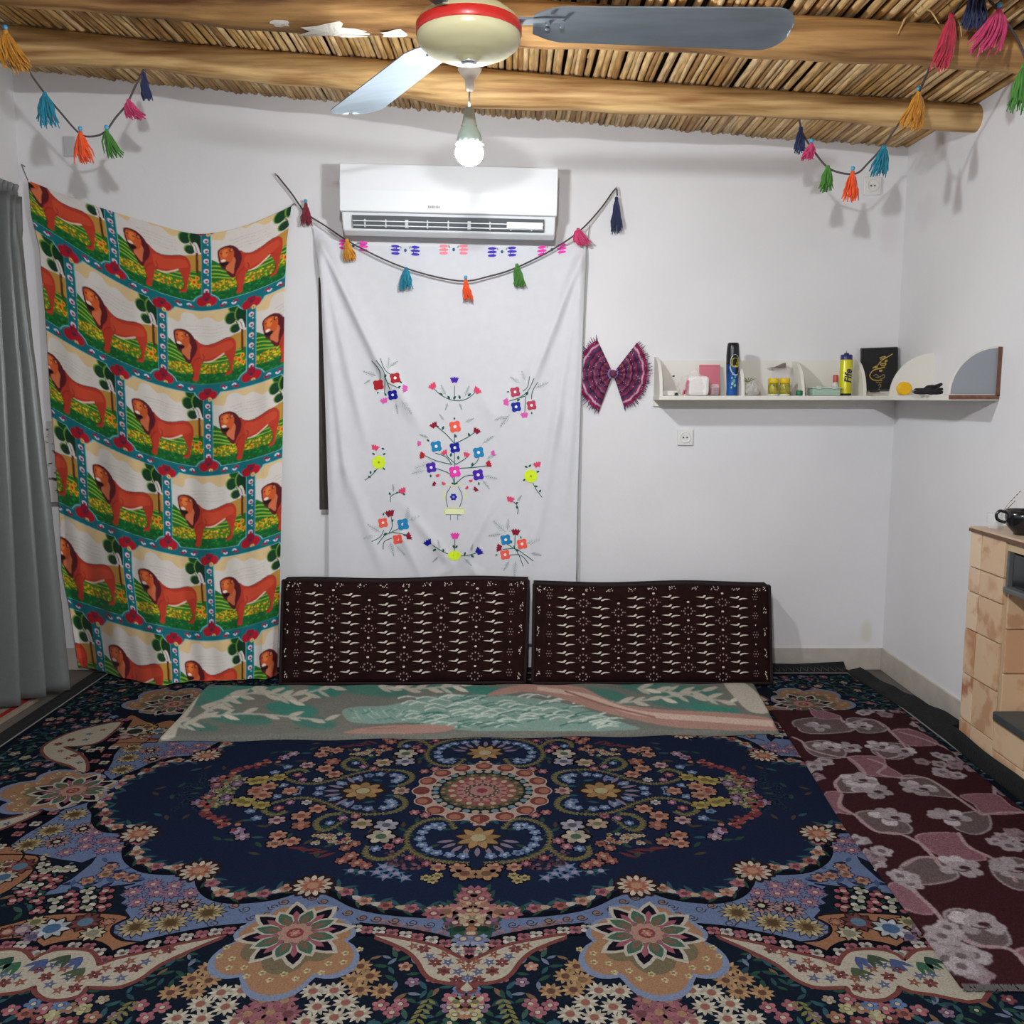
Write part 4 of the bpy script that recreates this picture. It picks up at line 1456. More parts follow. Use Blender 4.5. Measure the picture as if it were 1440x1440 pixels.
# ground
A.poly([(0, 0), (HX, 0), (HX, HY), (0, HY)], GARD, 0)
nav = [(150, 1112), (128, 1130), (134, 1142), (134, 1155), (145, 1166), (165, 1169), (185, 1169), (180, 1185), (177, 1200), (184, 1213), (205, 1224), (240, 1227), (275, 1226), (281, 1242), (290, 1256), (310, 1265), (340, 1267), (385, 1262),
       (420, 1252), (442, 1250), (470, 1258), (500, 1273), (540, 1282), (600, 1287), (678, 1286)]
navq = [tuple(p) for p in smooth_path(G(nav), 4)]
navq[0] = (navq[0][0], 0.0)
navq[-1] = (0.0, navq[-1][1])
outer = [(678, 1322), (630, 1318), (600, 1312), (560, 1304), (505, 1299), (440, 1302), (400, 1304), (345, 1300), (310, 1306), (250, 1318), (205, 1325), (175, 1322), (158, 1312), (160, 1301), (182, 1290), (174, 1280), (180, 1274), (168, 1270), (176, 1264), (166, 1258), (178, 1252), (172, 1246),
         (190, 1242), (120, 1251), (55, 1260), (100, 1235), (128, 1213), (136, 1204), (115, 1213), (80, 1208), (52, 1202), (5, 1197), (10, 1182), (50, 1160), (90, 1138), (128, 1126)]
oq = G(outer)
oq[0] = (0.0, oq[0][1])
A.poly(navq + [(0, 0)], NAVY, .3)
A.poly(list(reversed(navq)) + [navq[0]] + list(reversed(oq)), LB, .15) if False else A.poly(navq + oq, LB, .15)
A.stroke(oq, .006, '#1a1f35', .18, n=1)
A.stroke(navq, .020, DK, .34, n=1)
# orange and tan patches
for pts in ([(0, 1302), (60, 1287), (130, 1283), (180, 1288), (160, 1300), (157, 1312), (172, 1322), (205, 1326), (157, 1340), (140, 1331), (120, 1326), (90, 1326), (55, 1333), (30, 1326), (0, 1324), (-60, 1322), (-60, 1306)],
            [(0, 1201), (52, 1203), (50, 1216), (40, 1232), (0, 1258), (-40, 1262), (-40, 1205)],
            [(135, 1060), (150, 1042), (170, 1017), (185, 1005), (205, 1014), (222, 1020), (215, 1035), (200, 1045), (170, 1051)]):
    A.blob(G(pts), OR, .2, n=3)
    A.stroke(G(pts), .005, '#241a22', .22, n=3, closed=True)
A.poly([(0, Q(678, 1321)[1]), (0, Q(678, 1330)[1])] + G([(640, 1328), (600, 1320), (560, 1309), (520, 1303), (560, 1303), (600, 1310), (630, 1316)]), '#a97a5a', .21)
for x, y in ((660, 1316), (640, 1313), (620, 1312), (600, 1306), (585, 1305), (570, 1302), (555, 1299), (540, 1297)):
    p = Q(x, y)
    A.flower(p[0], p[1], .013, 5, '#a77a78' if x % 40 else PINK, '#6d7fa8', .24, deep=.2)
# dark bands with four-petal flowers
for path in ([(-40, 1334), (10, 1328), (30, 1328), (42, 1336), (53, 1341), (77, 1334), (103, 1330), (124, 1331), (138, 1338), (147, 1349), (172, 1340), (192, 1334), (216, 1327), (241, 1321), (262, 1317), (283, 1313), (303, 1310), (322, 1308), (345, 1306)],
             [(500, 1305), (516, 1307), (533, 1308), (551, 1311), (570, 1314), (587, 1317), (607, 1321), (626, 1326), (643, 1331), (658, 1337), (676, 1341)],
             [(0, 1190), (25, 1172), (50, 1158), (75, 1142)], [(128, 1095), (133, 1070), (128, 1055)], [(140, 1052), (158, 1040), (168, 1025), (177, 1012)]):
    q = G(path)
    A.stroke(q, .046, DK, .26, n=3)
    for i, p in enumerate(q):
        A.flower(p[0], p[1], .0155, 4, (WHT, PINK)[i % 2], '#5a4a50', .3, rot=.78, deep=.45, cr=.22)
# cream paisleys with stars
pa1 = [(-70, 1350), (0, 1337), (30, 1338), (45, 1351), (60, 1343), (80, 1337), (105, 1336), (125, 1339), (134, 1350), (138, 1358), (165, 1349), (200, 1341), (250, 1329), (290, 1321), (312, 1316), (290, 1325), (250, 1342), (220, 1357), (195, 1375), (165, 1386), (135, 1386), (120, 1387), (110, 1398), (85, 1404), (65, 1402), (53, 1393), (50, 1385), (30, 1392), (0, 1396), (-70, 1404)]
pa2 = [(678, 1356), (655, 1352), (640, 1345), (610, 1331), (570, 1322), (528, 1315), (550, 1324), (575, 1336), (590, 1351), (600, 1368), (615, 1377), (640, 1381), (658, 1381), (665, 1390), (678, 1394)]
pa3 = [(62, 1050), (95, 1032), (130, 1022), (168, 1015), (163, 1024), (140, 1042), (115, 1048), (88, 1050), (110, 1060), (120, 1072), (118, 1086), (100, 1076), (70, 1066)]
for k, pts in enumerate((pa1, pa2, pa3)):
    q = G(pts)
    if k == 1:
        q[0], q[-1] = (0, q[0][1]), (0, q[-1][1])
    sm_ = [tuple(p) for p in smooth_path(q, 3, k != 1)]
    if k == 1:
        sm_[0], sm_[-1] = (0, sm_[0][1]), (0, sm_[-1][1])
    A.stroke(sm_, .020, RUST, .36, n=1, closed=(k != 1))
    A.poly(sm_, CRM, .4)
for i, (x, y) in enumerate([(55, 1362), (75, 1357), (90, 1362), (65, 1373), (97, 1374), (113, 1376), (133, 1370), (147, 1376), (149, 1361), (170, 1362), (170, 1375), (183, 1351), (190, 1361), (205, 1352), (218, 1341), (237, 1335), (70, 1384), (82, 1392), (105, 1389), (22, 1372), (28, 1381), (5, 1382), (5, 1370),
                            (581, 1330), (596, 1334), (604, 1345), (625, 1342), (612, 1353), (630, 1353), (649, 1351), (624, 1365), (644, 1366), (662, 1360), (673, 1378), (660, 1375), (85, 1056), (105, 1062), (112, 1072), (95, 1066), (100, 1040), (125, 1032), (145, 1026), (82, 1046), (120, 1040)]):
    p = Q(x, y)
    A.daisy(p[0], p[1], .0145, 5 if i % 3 else 6, ('#8c3f3c', '#6a7398', '#a35a44')[i % 3], CRM, .46, rot=rq.random(), inner=.42, cr=.12)
for x, y, c in ((20, 1345, '#2f5c4a'), (68, 1348, '#4a5f9a'), (117, 1345, '#4a5f9a'), (100, 1342, '#4d6048'), (120, 1360, '#5b6b4a'), (30, 1352, '#3d7a58')):
    p = Q(x, y)
    for k in range(3):
        A.leaf(p[0], p[1], .045, .012, .6 + k * .5, c, .47)
# big star flowers with lobed fans
def star(cx, cy, fan=None, s=1.0, L=.5):
    if fan is not None:
        n = 80
        for rad_, c, l in ((.212, '#8b9cc0', L), (.194, '#bd8656', L + .03), (.135, '#8a7a58', L + .05)):
            pts = []
            for k in range(n):
                a = 2 * math.pi * k / n
                da = math.cos(a - fan)
                rr_ = rad_ * s * (.62 + .38 * max(da, -.2)) * (.74 + .26 * abs(math.cos(3.5 * (a - fan))) ** .7)
                pts.append((cx + rr_ * math.cos(a), cy + rr_ * math.sin(a) * (1.0)))
            A.poly(pts, c, l)
        for k in range(16):
            a = fan + (k - 7.5) * .16
            A.flower(cx + .148 * s * math.cos(a) * (.9 + .12 * (k % 2)), cy + .148 * s * math.sin(a) * (.9 + .12 * (k % 2)), .008, 5, '#d6c489', None, L + .08)
    for k in range(16):
        a = 2 * math.pi * k / 16 + math.pi / 16
        big = k % 2 == 0
        for w_, ln, c, l in ((.047, .092, '#d8cdb8', .1), (.036, .078, '#1a1426' if big else '#4c7a62', .13), (.019, .055, '#b0566a' if big else '#8a6a50', .16)):
            if not big:
                w_, ln = w_ * .8, ln * .72
            A.leaf(cx + .028 * s * math.cos(a), cy + .028 * s * math.sin(a), ln * s, w_ * s, a, c, L + l + (.08 if not big else 0))
    A.flower(cx, cy, .036 * s, 10, '#c9937c', '#9a3230', L + .28, deep=.19, cr=.5)
    A.flower(cx, cy, .012 * s, 6, '#c97c62', '#e0b09a', L + .33)


star(*Q(415, 1312), fan=math.pi / 2)
star(1.135, 0.0, fan=0.0, s=1.0)
star(1.12, .72, fan=.8, s=1.0)
# flowers of the pale blue fields
def fan_flower(x, y, r_, c, c2, n=12, L=.28):
    p = Q(x, y)
    A.daisy(p[0], p[1], r_, n, c, None, L, rot=rq.random(), dark='#3c3a55')
    A.daisy(p[0], p[1], r_ * .62, n, c2, '#d8cdb0' if c2 != '#8a6a3a' else '#6a4a2a', L + .05, inner=.7, cr=.4)


for x, y in ((191, 1303), (240, 1297), (292, 1283), (40, 1187), (72, 1167), (105, 1145)):
    fan_flower(x, y, .036, '#c4b07c', '#8a6a3a', 13)
for x, y in ((220, 1278), (260, 1273), (80, 1183), (117, 1165)):
    fan_flower(x, y, .033, '#b58a86', '#2a1c2c', 12)
for x, y in ((187, 1254), (215, 1243), (245, 1245), (268, 1255), (240, 1256), (193, 1268), (220, 1254), (93, 1198), (120, 1190), (145, 1182), (145, 1195), (120, 1180), (135, 1170), (160, 1182), (168, 1192)):
    fan_flower(x, y, .022, '#9c7aa0', '#b4697c', 10)
for x, y in ((155, 1219), (169, 1231), (123, 1238), (148, 1229), (185, 1234)):
    p = Q(x, y)
    A.flower(p[0], p[1], .018, 6, '#c08664', '#8c4a4a', .3, rot=rq.random(), dark='#2c3f6c')
for x, y in ((140, 1240), (110, 1240), (175, 1222), (150, 1212), (160, 1240), (192, 1226), (100, 1246), (205, 1236), (200, 1244)):
    p = Q(x, y)
    A.leaf(p[0], p[1], .035, .014, rq.uniform(0, 3), '#1c2a55', .28)
    A.leaf(p[0], p[1], .03, .012, rq.uniform(3, 6), '#3f5f94', .29)
# scroll lines on the pale blue
for x, y in ((330, 1273), (345, 1278), (355, 1290), (385, 1275), (400, 1268), (440, 1262), (455, 1267), (470, 1278), (490, 1283), (375, 1285), (510, 1290), (530, 1292), (555, 1294), (580, 1297), (605, 1300), (630, 1303), (300, 1298)):
    p = Q(x, y)
    sp_ = [(p[0] + .013 * (1 - k / 14) * math.cos(k * .8), p[1] + .013 * (1 - k / 14) * math.sin(k * .8)) for k in range(12)]
    A.stroke(sp_, .0028, '#3a3c5c', .3, n=1)
    A.ell(p[0], p[1], .010, .010, rq.choice(['#9a7a70', '#7f8fb0', '#a77f66']), .27, n=9)
# rows of tulips between the blue lobes
for c, lst in ((WHT, ((63, 1224), (75, 1222), (88, 1221), (100, 1222), (35, 1244), (50, 1246), (78, 1265), (78, 1277), (124, 1252), (124, 1263), (124, 1275), (60, 1216))),
               (ROSE, ((50, 1232), (65, 1234), (80, 1236), (30, 1254), (42, 1256), (70, 1246), (53, 1266), (53, 1280), (100, 1257), (102, 1268), (102, 1278), (150, 1252), (147, 1263), (145, 1275), (20, 1266)))):
    for x, y in lst:
        p = Q(x, y)
        A.leaf(p[0] - .02, p[1], .045, .02, rq.uniform(-.6, .6), GREEN, .2)
        A.flower(p[0], p[1], .0175, 3, c, None, .24, rot=rq.random() * 3, deep=.35, dark='#0b1512')
        A.ell(p[0] + .003, p[1], .008, .006, '#e0b8a8' if c == ROSE else '#a8b08a', .3, n=7)
# orange field flowers
for x, y, r_, c, c2 in ((50, 1296, .022, '#c9b98a', '#7a7a50'), (73, 1305, .036, '#c8d0d2', '#3f6fa0'), (120, 1296, .032, '#7c3a3c', '#5f86a0'), (130, 1312, .025, '#cfc3a0', '#7a4a3a'), (30, 1307, .024, '#9a7a90', '#c8b0b0'), (10, 1310, .02, '#8c3a34', '#d0a080'), (45, 1317, .02, '#9a7a90', '#5a5a80'), (152, 1296, .014, '#b06a58', '#c98a5a'),
                        (28, 1218, .034, '#8c3a3c', '#5f86a0'), (5, 1233, .03, '#c8c0a0', '#3f6fa0'), (10, 1215, .02, '#c9b98a', '#7a4a3a'), (190, 1028, .05, '#cdbfa4', '#3b3a44'), (208, 1022, .03, '#c9a94a', '#7a4a3a'), (175, 1036, .026, '#b06a68', '#c8b0b0'), (205, 1036, .02, '#b5616c', '#d0b0a0')):
    p = Q(x, y)
    A.daisy(p[0], p[1], r_, 9, c, c2, .28, rot=rq.random(), dark='#3a2620', inner=.66, cr=.5)
# garland of tulips inside the navy field
path = np.array(navq)
ln_ = np.concatenate([[0], np.cumsum(np.linalg.norm(np.diff(path, axis=0), axis=1))])
n_g = int(ln_[-1] / .058)
for k in range(n_g):
    s_ = (k + .5) * ln_[-1] / n_g
    x, y = np.interp(s_, ln_, path[:, 0]), np.interp(s_, ln_, path[:, 1])
    x2, y2 = np.interp(s_ + .01, ln_, path[:, 0]), np.interp(s_ + .01, ln_, path[:, 1])
    tx_, ty_ = (x2 - x), (y2 - y)
    q = math.hypot(tx_, ty_) or 1
    tx_, ty_ = tx_ / q, ty_ / q
    nx_, ny_ = -ty_, tx_
    if nx_ * (-x) + ny_ * (-y) < 0:
        nx_, ny_ = -nx_, -ny_
    a = math.atan2(ty_, tx_)
    x, y = x + nx_ * .024, y + ny_ * .024
    for da, c in ((.5, GREEN), (-.1, '#6f7a4a'), (.9, TEALC), (-.7, GREEN), (2.4, TEALC)):
        A.leaf(x - tx_ * .01, y - ty_ * .01, .044, .011, a + da * (1 if nx_ * math.cos(a + 1.57) + ny_ * math.sin(a + 1.57) > 0 else -1), c, .38)
    A.leaf(x - tx_ * .024, y - ty_ * .024, .038, .018, a, WHT if k % 3 else '#c9b38a', .42)
    A.flower(x + tx_ * .014, y + ty_ * .014, .018, 5, (PINK, PEACH, '#a8564c')[k % 3], None, .45, rot=a, deep=.3)
for x, y in ((196, 1172), (280, 1224), (440, 1245), (128, 1104)):
    p = Q(x, y)
    A.flower(p[0], p[1], .044, 13, '#d9c9ae', None, .52, deep=.22, dark='#3a1f1f')
    A.flower(p[0], p[1], .030, 11, '#b5603f', '#d0946c', .58, deep=.2, cr=.45)
# centre front bouquet on the axis
for x, y, c in ((672, 1254, PINK), (655, 1263, PINK), (672, 1270, PEACH), (646, 1277, PINK), (628, 1282, PEACH), (610, 1284, PINK), (660, 1280, '#c9925a'), (640, 1297, '#8f5a78'), (672, 1290, '#c9b38a'), (655, 1300, '#a8693c'), (645, 1306, GREEN), (672, 1320, '#8f9ac0'), (660, 1312, '#b08a70')):
    p = Q(x, y)
    A.leaf(p[0] + .01, p[1] + .012, .05, .016, -1.2, GREEN, .55)
    A.leaf(p[0] - .01, p[1] + .012, .05, .016, -2.2, WHT, .56)
    A.daisy(p[0], p[1], .026, 7, c, '#e0c0a0', .6, rot=-1.57, cr=.25)
# garden flowers near the front edge
taken = []


def put(x, y, r_, n, c, c2, kind='d', dark=None, L=.22):
    p = Q(x, y)
    taken.append((p[0], p[1], r_))
    if kind == 'd':
        A.daisy(p[0], p[1], r_, n, c, c2, L, rot=rq.random(), dark=dark, inner=.5, cr=.34)
    else:
        A.flower(p[0], p[1], r_, n, c, c2, L, rot=rq.random(), deep=.38, cr=.3, dark=dark)


for x, y in ((293, 1361), (270, 1376), (294, 1378), (240, 1395), (273, 1394), (507, 1358), (495, 1377), (520, 1372), (506, 1391), (537, 1393)):
    put(x, y, .023, 10, '#c2935a', '#7a4a3a')
for x, y in ((311, 1395), (340, 1392), (282, 1411), (317, 1415), (248, 1431), (283, 1432), (440, 1393), (470, 1392), (486, 1409), (446, 1415), (470, 1430), (505, 1425), (330, 1436), (430, 1436)):
    put(x, y, .024, 11, '#d6cab0', '#b0604e')
for x, y in ((370, 1406), (400, 1406), (348, 1425), (380, 1423), (405, 1425), (365, 1438), (395, 1440)):
    put(x, y, .026, 9, '#a8606a', '#b98a5a')
for x, y, c in ((197, 1413, PINK), (228, 1416, PINK), (205, 1430, PINK), (535, 1413, PINK), (563, 1411, PINK), (551, 1423, PINK), (647, 1393, BLU), (641, 1408, '#c2b67a'), (660, 1407, '#8c3f3c'), (677, 1403, PINK), (677, 1416, MAU), (650, 1424, '#b0704a'), (667, 1426, '#c2b67a'), (632, 1438, GREEN),
                (47, 1411, BLU), (63, 1417, PINK), (85, 1413, BLU), (97, 1417, '#a87a5a'), (117, 1418, '#c2b67a'), (119, 1404, PINK), (35, 1425, '#b0604e'), (55, 1431, '#8c3f3c'), (74, 1427, '#c2b67a'), (77, 1437, PINK), (98, 1436, '#8c3f3c'), (130, 1430, '#b0704a'), (15, 1420, PINK)):
    put(x, y, .0165, 5, c, '#d8cdb0', 'f')
for x, y in ((165, 1428), (590, 1425)):
    p = Q(x, y)
    for k in range(7):
        for sg in (-1, 1):
            A.leaf(p[0] + (k - 3) * .004, p[1] + (k - 3) * .013, .020, .008, 1.57 + sg * .8, '#8f8a4a', .25)
# leaves and small blossoms filling the dark garden ground
zones = [[(0, .66), (HX, .66), (HX, HY - .03), (0, HY - .03)], [(.95, .05), (HX - .03, .05), (HX - .03, HY - .03), (.95, HY - .03)]]
blocked = [navq + [(0, 0)], navq + oq, G(pa1), G(pa2), G(pa3)]
cnt = 0
for tries in range(9000):
    zn = zones[0] if rq.random() < .6 else zones[1]
    x, y = rq.uniform(zn[0][0], zn[2][0]), rq.uniform(zn[0][1], zn[2][1])
    rad_ = rq.choice([.010, .012, .012, .014, .016, .018])
    if any((x - a) ** 2 + (y - b) ** 2 < (rad_ + c) ** 2 for a, b, c in taken):
        continue
    if any(inside((x, y), pl) for pl in blocked):
        continue
    if any(math.hypot(x - sx, y - sy) < .2 for sx, sy in (Q(415, 1312), (1.135, 0), (1.12, .72))):
        continue
    taken.append((x, y, rad_ * .8))
    if rad_ < .016:
        a = rq.uniform(0, 6.28)
        A.leaf(x, y, rad_ * 2.6, rad_ * .9, a, rq.choice([GREEN, TEALC, '#2f5560', '#3f6a5a', '#8f6a4a']), .12)
        A.leaf(x, y, rad_ * 2.2, rad_ * .8, a + 2.2, rq.choice([GREEN, TEALC, '#7a8aa8']), .13)
    else:
        far = x > 1.0
        A.flower(x, y, rad_ * (1 if far else .8), 5, rq.choice([PINK, PEACH, '#8c3f4c', BLU, MAU, '#b9a88a', GREEN, '#9a5a5c']), '#d8c8b0', .16, rot=rq.random(), deep=.38, cr=.28)
    cnt += 1
    if cnt > 560:
        break
# ---- the medallion itself
for rad_, n, c, L, dp in ((.196, 16, '#d9b9a6', .50, .10), (.142, 32, '#22303c', .56, .06), (.116, 32, '#6f6a48', .60, .06), (.098, 24, '#a8564c', .64, .08), (.072, 24, '#c98a7c', .70, .08), (.050, 16, '#6a4a44', .74, .12), (.036, 12, '#c98a80', .78, .15), (.016, 8, '#a02c40', .84, .15)):
    A.flower(0, 0, rad_, n, c, None, L, deep=dp)
for k in range(16):
    a = 2 * math.pi * k / 16
    A.ell(.168 * math.cos(a), .168 * math.sin(a), .024, .026, '#8f3a30', .53, rot=a, n=10)
    A.ell(.172 * math.cos(a), .172 * math.sin(a), .015, .017, '#c0704e', .545, rot=a, n=9)
    for j in range(2):
        b_ = a + (j + .5) * math.pi / 16
        A.ell(.130 * math.cos(b_), .130 * math.sin(b_), .010, .011, ('#7fa3aa', '#cdb79e')[j], .58, rot=b_, n=8)
        A.leaf(.100 * math.cos(b_), .100 * math.sin(b_), .016, .010, b_, ('#b98a5a', '#3f4a34')[j], .62)
    A.ell(.085 * math.cos(a), .085 * math.sin(a), .010, .008, '#d8c0a0', .67, rot=a, n=8)
    A.leaf(.052 * math.cos(a), .052 * math.sin(a), .018, .009, a, '#8a4a50', .72)
    A.ell(.042 * math.cos(a), .042 * math.sin(a), .004, .004, '#d8c0a0', .76, n=6)

def vine(pts, c='#8a7a46', w=.0055, beads=None, side=1):
    q = G(pts)
    sm_ = smooth_path(q, 7)
    A.stroke(sm_, w, c, .5, n=1)
    for k in range(0, len(sm_) - 1, 1):
        d_ = sm_[k + 1] - sm_[k]
        L_ = np.linalg.norm(d_)
        if L_ < 1e-5:
            continue
        a = math.atan2(d_[1], d_[0])
        for sg in (-1, 1):
            A.leaf(sm_[k][0], sm_[k][1], .012, .005, a + sg * .9, '#9a8a52' if k % 2 else '#5d6a44', .48)
    if beads:
        for k in range(3, len(sm_) - 3, 5):
            d_ = sm_[k + 1] - sm_[k]
            d_ = d_ / max(np.linalg.norm(d_), 1e-6)
            A.flower(sm_[k][0] - d_[1] * .034 * side, sm_[k][1] + d_[0] * .034 * side, .0155, 5, beads, '#c8d2e0', .46, rot=k, deep=.4)


vine([(707, 1166), (722, 1152), (748, 1153), (768, 1164), (774, 1180), (764, 1196), (740, 1207), (710, 1212), (682, 1214)], beads='#6f8cba', side=1)
vine([(800, 1118), (786, 1124), (784, 1134), (800, 1142), (838, 1145), (868, 1140), (892, 1130), (920, 1122), (950, 1124), (976, 1132), (980, 1140), (965, 1146), (950, 1141)], beads='#6f8cba', side=-1)
vine([(862, 1150), (884, 1166), (900, 1165), (904, 1155), (890, 1146), (872, 1144)])
vine([(770, 1190), (788, 1204), (810, 1208), (828, 1201), (826, 1190)])
p = Q(682, 1178)
A.daisy(0, p[1], .055, 9, '#b98a4a', '#cfc08a', .5, rot=-1.57, dark='#3a2a20')
A.flower(.33, 0, .055, 8, '#b98a4a', '#cfc08a', .5, dark='#3a2a20')
for k in range(9):
    a = .25 + k * .33
    A.leaf(.06 * math.cos(a), p[1] + .06 * math.sin(a) * .8, .045, .014, a, '#a08aa0', .45)
    a -= 1.57
    A.leaf(.33 + .06 * math.cos(a), .06 * math.sin(a), .05, .014, a, '#a08aa0', .45)
A.flower(.225, 0, .026, 7, '#c9a08c', '#a04a4a', .5)
A.flower(0, Q(682, 1156)[1], .024, 7, '#c9a08c', '#a04a4a', .5)
for x, y, r_, c, c2 in ((805, 1160, .032, '#b9b4c4', '#6a6a78'), (840, 1158, .030, '#c9a98c', '#8a8a50'), (810, 1176, .036, '#cfbfa6', '#4f7a5a'), (785, 1182, .016, PINK, '#e0c0c0'), (797, 1190, .016, PINK, '#e0c0c0'), (815, 1193, .016, BLU, '#c8d2e0'), (768, 1142, .016, PINK, '#e0b0a0'), (752, 1146, .016, PINK, '#e0b0a0'), (850, 1147, .015, PINK, '#e0b0a0'),
                       (868, 1150, .014, '#b06a90', '#e0c0d0'), (885, 1157, .014, BLU, '#d0d8e8'), (905, 1137, .026, PEACH, '#a04a3a'), (927, 1147, .028, PEACH, '#a04a3a'), (925, 1160, .026, '#a8604e', '#c98a6c'), (960, 1153, .024, '#c9a0a0', '#7a4a5a'), (935, 1183, .024, PEACH, '#a04a3a'), (955, 1174, .024, PEACH, '#a04a3a'), (958, 1186, .022, PEACH, '#a04a3a'), (922, 1128, .016, WHT, '#8a8ab0'), (945, 1128, .014, '#b06a90', '#e0c0d0'), (960, 1136, .016, ROSE, '#e0b0a0'),
                       (985, 1118, .028, PEACH, '#a04a3a'), (995, 1110, .024, PEACH, '#a04a3a'), (948, 1112, .024, PEACH, '#a8604e'), (845, 1186, .016, '#a8604e', '#d0a080'), (858, 1192, .016, '#a8604e', '#d0a080'), (848, 1203, .020, '#a8604e', '#d0a080'), (838, 1213, .020, '#a8564c', '#d0a080'), (825, 1217, .017, '#a8564c', '#d0a080'), (860, 1210, .017, '#a8564c', '#d0a080'),
                       (723, 1219, .020, PEACH, '#a04a3a'), (740, 1214, .014, ROSE, '#d0a0a0'), (765, 1206, .014, ROSE, '#d0a0a0'), (722, 1231, .014, '#bfae6a', '#7a5a3a'), (738, 1234, .014, '#bfae6a', '#7a5a3a'), (728, 1238, .014, '#bfae6a', '#7a5a3a'), (695, 1220, .022, PEACH, '#b0704a'), (684, 1228, .030, '#b98a5a', '#8a4a3a'),
                       (985, 1132, .026, '#b9a24a', '#8a7a30'), (1007, 1128, .030, '#bfa64e', '#8a7a30'), (1000, 1098, .028, '#b9a24a', '#8a7a30'), (1013, 1168, .020, '#a88ab0', '#d0c0d8'), (1005, 1176, .020, '#b08a98', '#d0c0d8'), (1035, 1122, .020, MAU, '#c8b0c8'), (1075, 1128, .020, MAU, '#c8b0c8'), (1060, 1118, .018, '#8a6a88', '#c8b0c8')):
    p = Q(x, y)
    A.flower(p[0], p[1], r_, 6, c, c2, .5, rot=rq.random(), deep=.32, cr=.36, dark='#14101c')
for k in range(46):        # berries
    t_ = rq.random()
    x, y = np.interp(t_, [0, .5, 1], [1058, 1066, 1020]) + rq.uniform(-9, 9), np.interp(t_, [0, .5, 1], [1118, 1140, 1164]) + rq.uniform(-5, 5)
    p = Q(x, y)
    A.ell(p[0], p[1], .0085, .0085, rq.choice(['#a03438', '#b5503f', '#8a2a38', '#c9845a']), .56, n=7)
for k in range(60):        # small blossoms under the scrolls
    x, y = rq.uniform(745, 800), rq.uniform(1196, 1222)
    p = Q(x, y)
    A.ell(p[0], p[1], .006, .006, rq.choice(['#5a3a4a', '#7a4a58', '#4a3040', '#8a5a68']), .42, n=6)
for k in range(34):
    x, y = rq.uniform(845, 905), rq.uniform(1172, 1186)
    p = Q(x, y)
    A.flower(p[0], p[1], .008, 5, rq.choice(['#c9a86a', '#b5605c', '#cfc0a0']), None, .46)
for x, y, a in ((880, 1196, .3), (890, 1194, .1), (900, 1196, -.2), (912, 1192, 0), (870, 1198, .6)):
    p = Q(x, y)
    A.leaf(p[0], p[1], .05, .012, a, '#7a2630', .44)
for x, y in ((780, 1228), (790, 1222), (800, 1218), (768, 1234), (808, 1226), (845, 1224), (830, 1226), (796, 1232)):
    p = Q(x, y)
    A.daisy(p[0], p[1], .022, 5, '#5f86b0' if x < 815 else TEALC, '#b0a0c0', .46, rot=rq.random(), inner=.4)
for k in range(44):        # thin teal sprigs at the medallion's ends
    x, y = rq.uniform(1045, 1108), rq.uniform(1112, 1140)
    p = Q(x, y)
    A.daisy(p[0], p[1], .014, 5, '#244a5c', '#0f1c3c', .42, rot=rq.random(), inner=.35, cr=.4)
for k in range(30):
    x, y = rq.uniform(1030, 1062), rq.uniform(1112, 1134)
    p = Q(x, y)
    A.flower(p[0], p[1], .014, 5, rq.choice(['#6a7a4a', '#8a8a4a', '#5a7a6a', MAU]), '#c8b890', .45, rot=rq.random(), deep=.4)
for k in range(70):        # leaves between the medallion's flowers
    a, rr_ = rq.uniform(0, 1.57), rq.uniform(.2, .72)
    x, y = rr_ * math.cos(a) * 1.25, rr_ * math.sin(a) * .62
    A.leaf(x, y, .034, .012, rq.uniform(0, 6.28), rq.choice([GREEN, TEALC, '#3a5a44', '#5a4a3a']), .4)

cp = MB()
n_it = 0
th = .0014                                 # pile relief between the lowest and the highest layer
for sx in (-1, 1):
    for sy in (-1, 1):
        for pts, col, L in A.items:
            q = np.clip(pts, (0, 0), (HX if sx < 0 else HX - .055, HY))
            if min(q[:, 0].max() - q[:, 0].min(), q[:, 1].max() - q[:, 1].min()) < 1e-4:
                continue
            n_it += 1
            vv = [(KX + sx * x, KY + sy * y, -.0012 + th * (L + (n_it % 13) * .0013)) for x, y in q]
            cp.add(vv, [tuple(range(len(vv)))], col)
carpet = thing('medallion_carpet', 'large navy carpet with floral medallion and pale blue scrolls', 'carpet', (KX, KY, -.012))
M_PILE = mat_attr('carpet_pile', rough=1.0, grain=0.22, gscale=260, bump=0.5, spec=0.05, gain=.36, sat=.85)
cp.build('woven_face', M_PILE, carpet, recalc=False)
x0, x1, y0, y1 = KX - HX, KX + HX - .055, KY - HY, KY + HY
MB().box(((x0 + x1) / 2, (y0 + y1) / 2, -.0065), (x1 - x0, y1 - y0, .0100)).build('carpet_backing', mat('jute_back', '#3a3432', rough=1), carpet)
ln = MB()
ln.cur = lin('#7d7a78')
ln.tube([(x0, y0, .001), (x0, y1, .001), (x1 - .05, y1, .001), (x1 - .01, y1 - .35, .002), (x1, y1 - .9, .002), (x1, y0, .001)], .0025, 5)
ln.build('stitch_line', mat_attr('stitch'), carpet)
M_BLK = mat('black_selvage', '#101214', rough=0.95, var=0.3, vscale=50, bump=0.4, bscale=120)
ed = MB()
prof = [(0, .0), (.025, .004), (.045, .012), (.062, .024)]
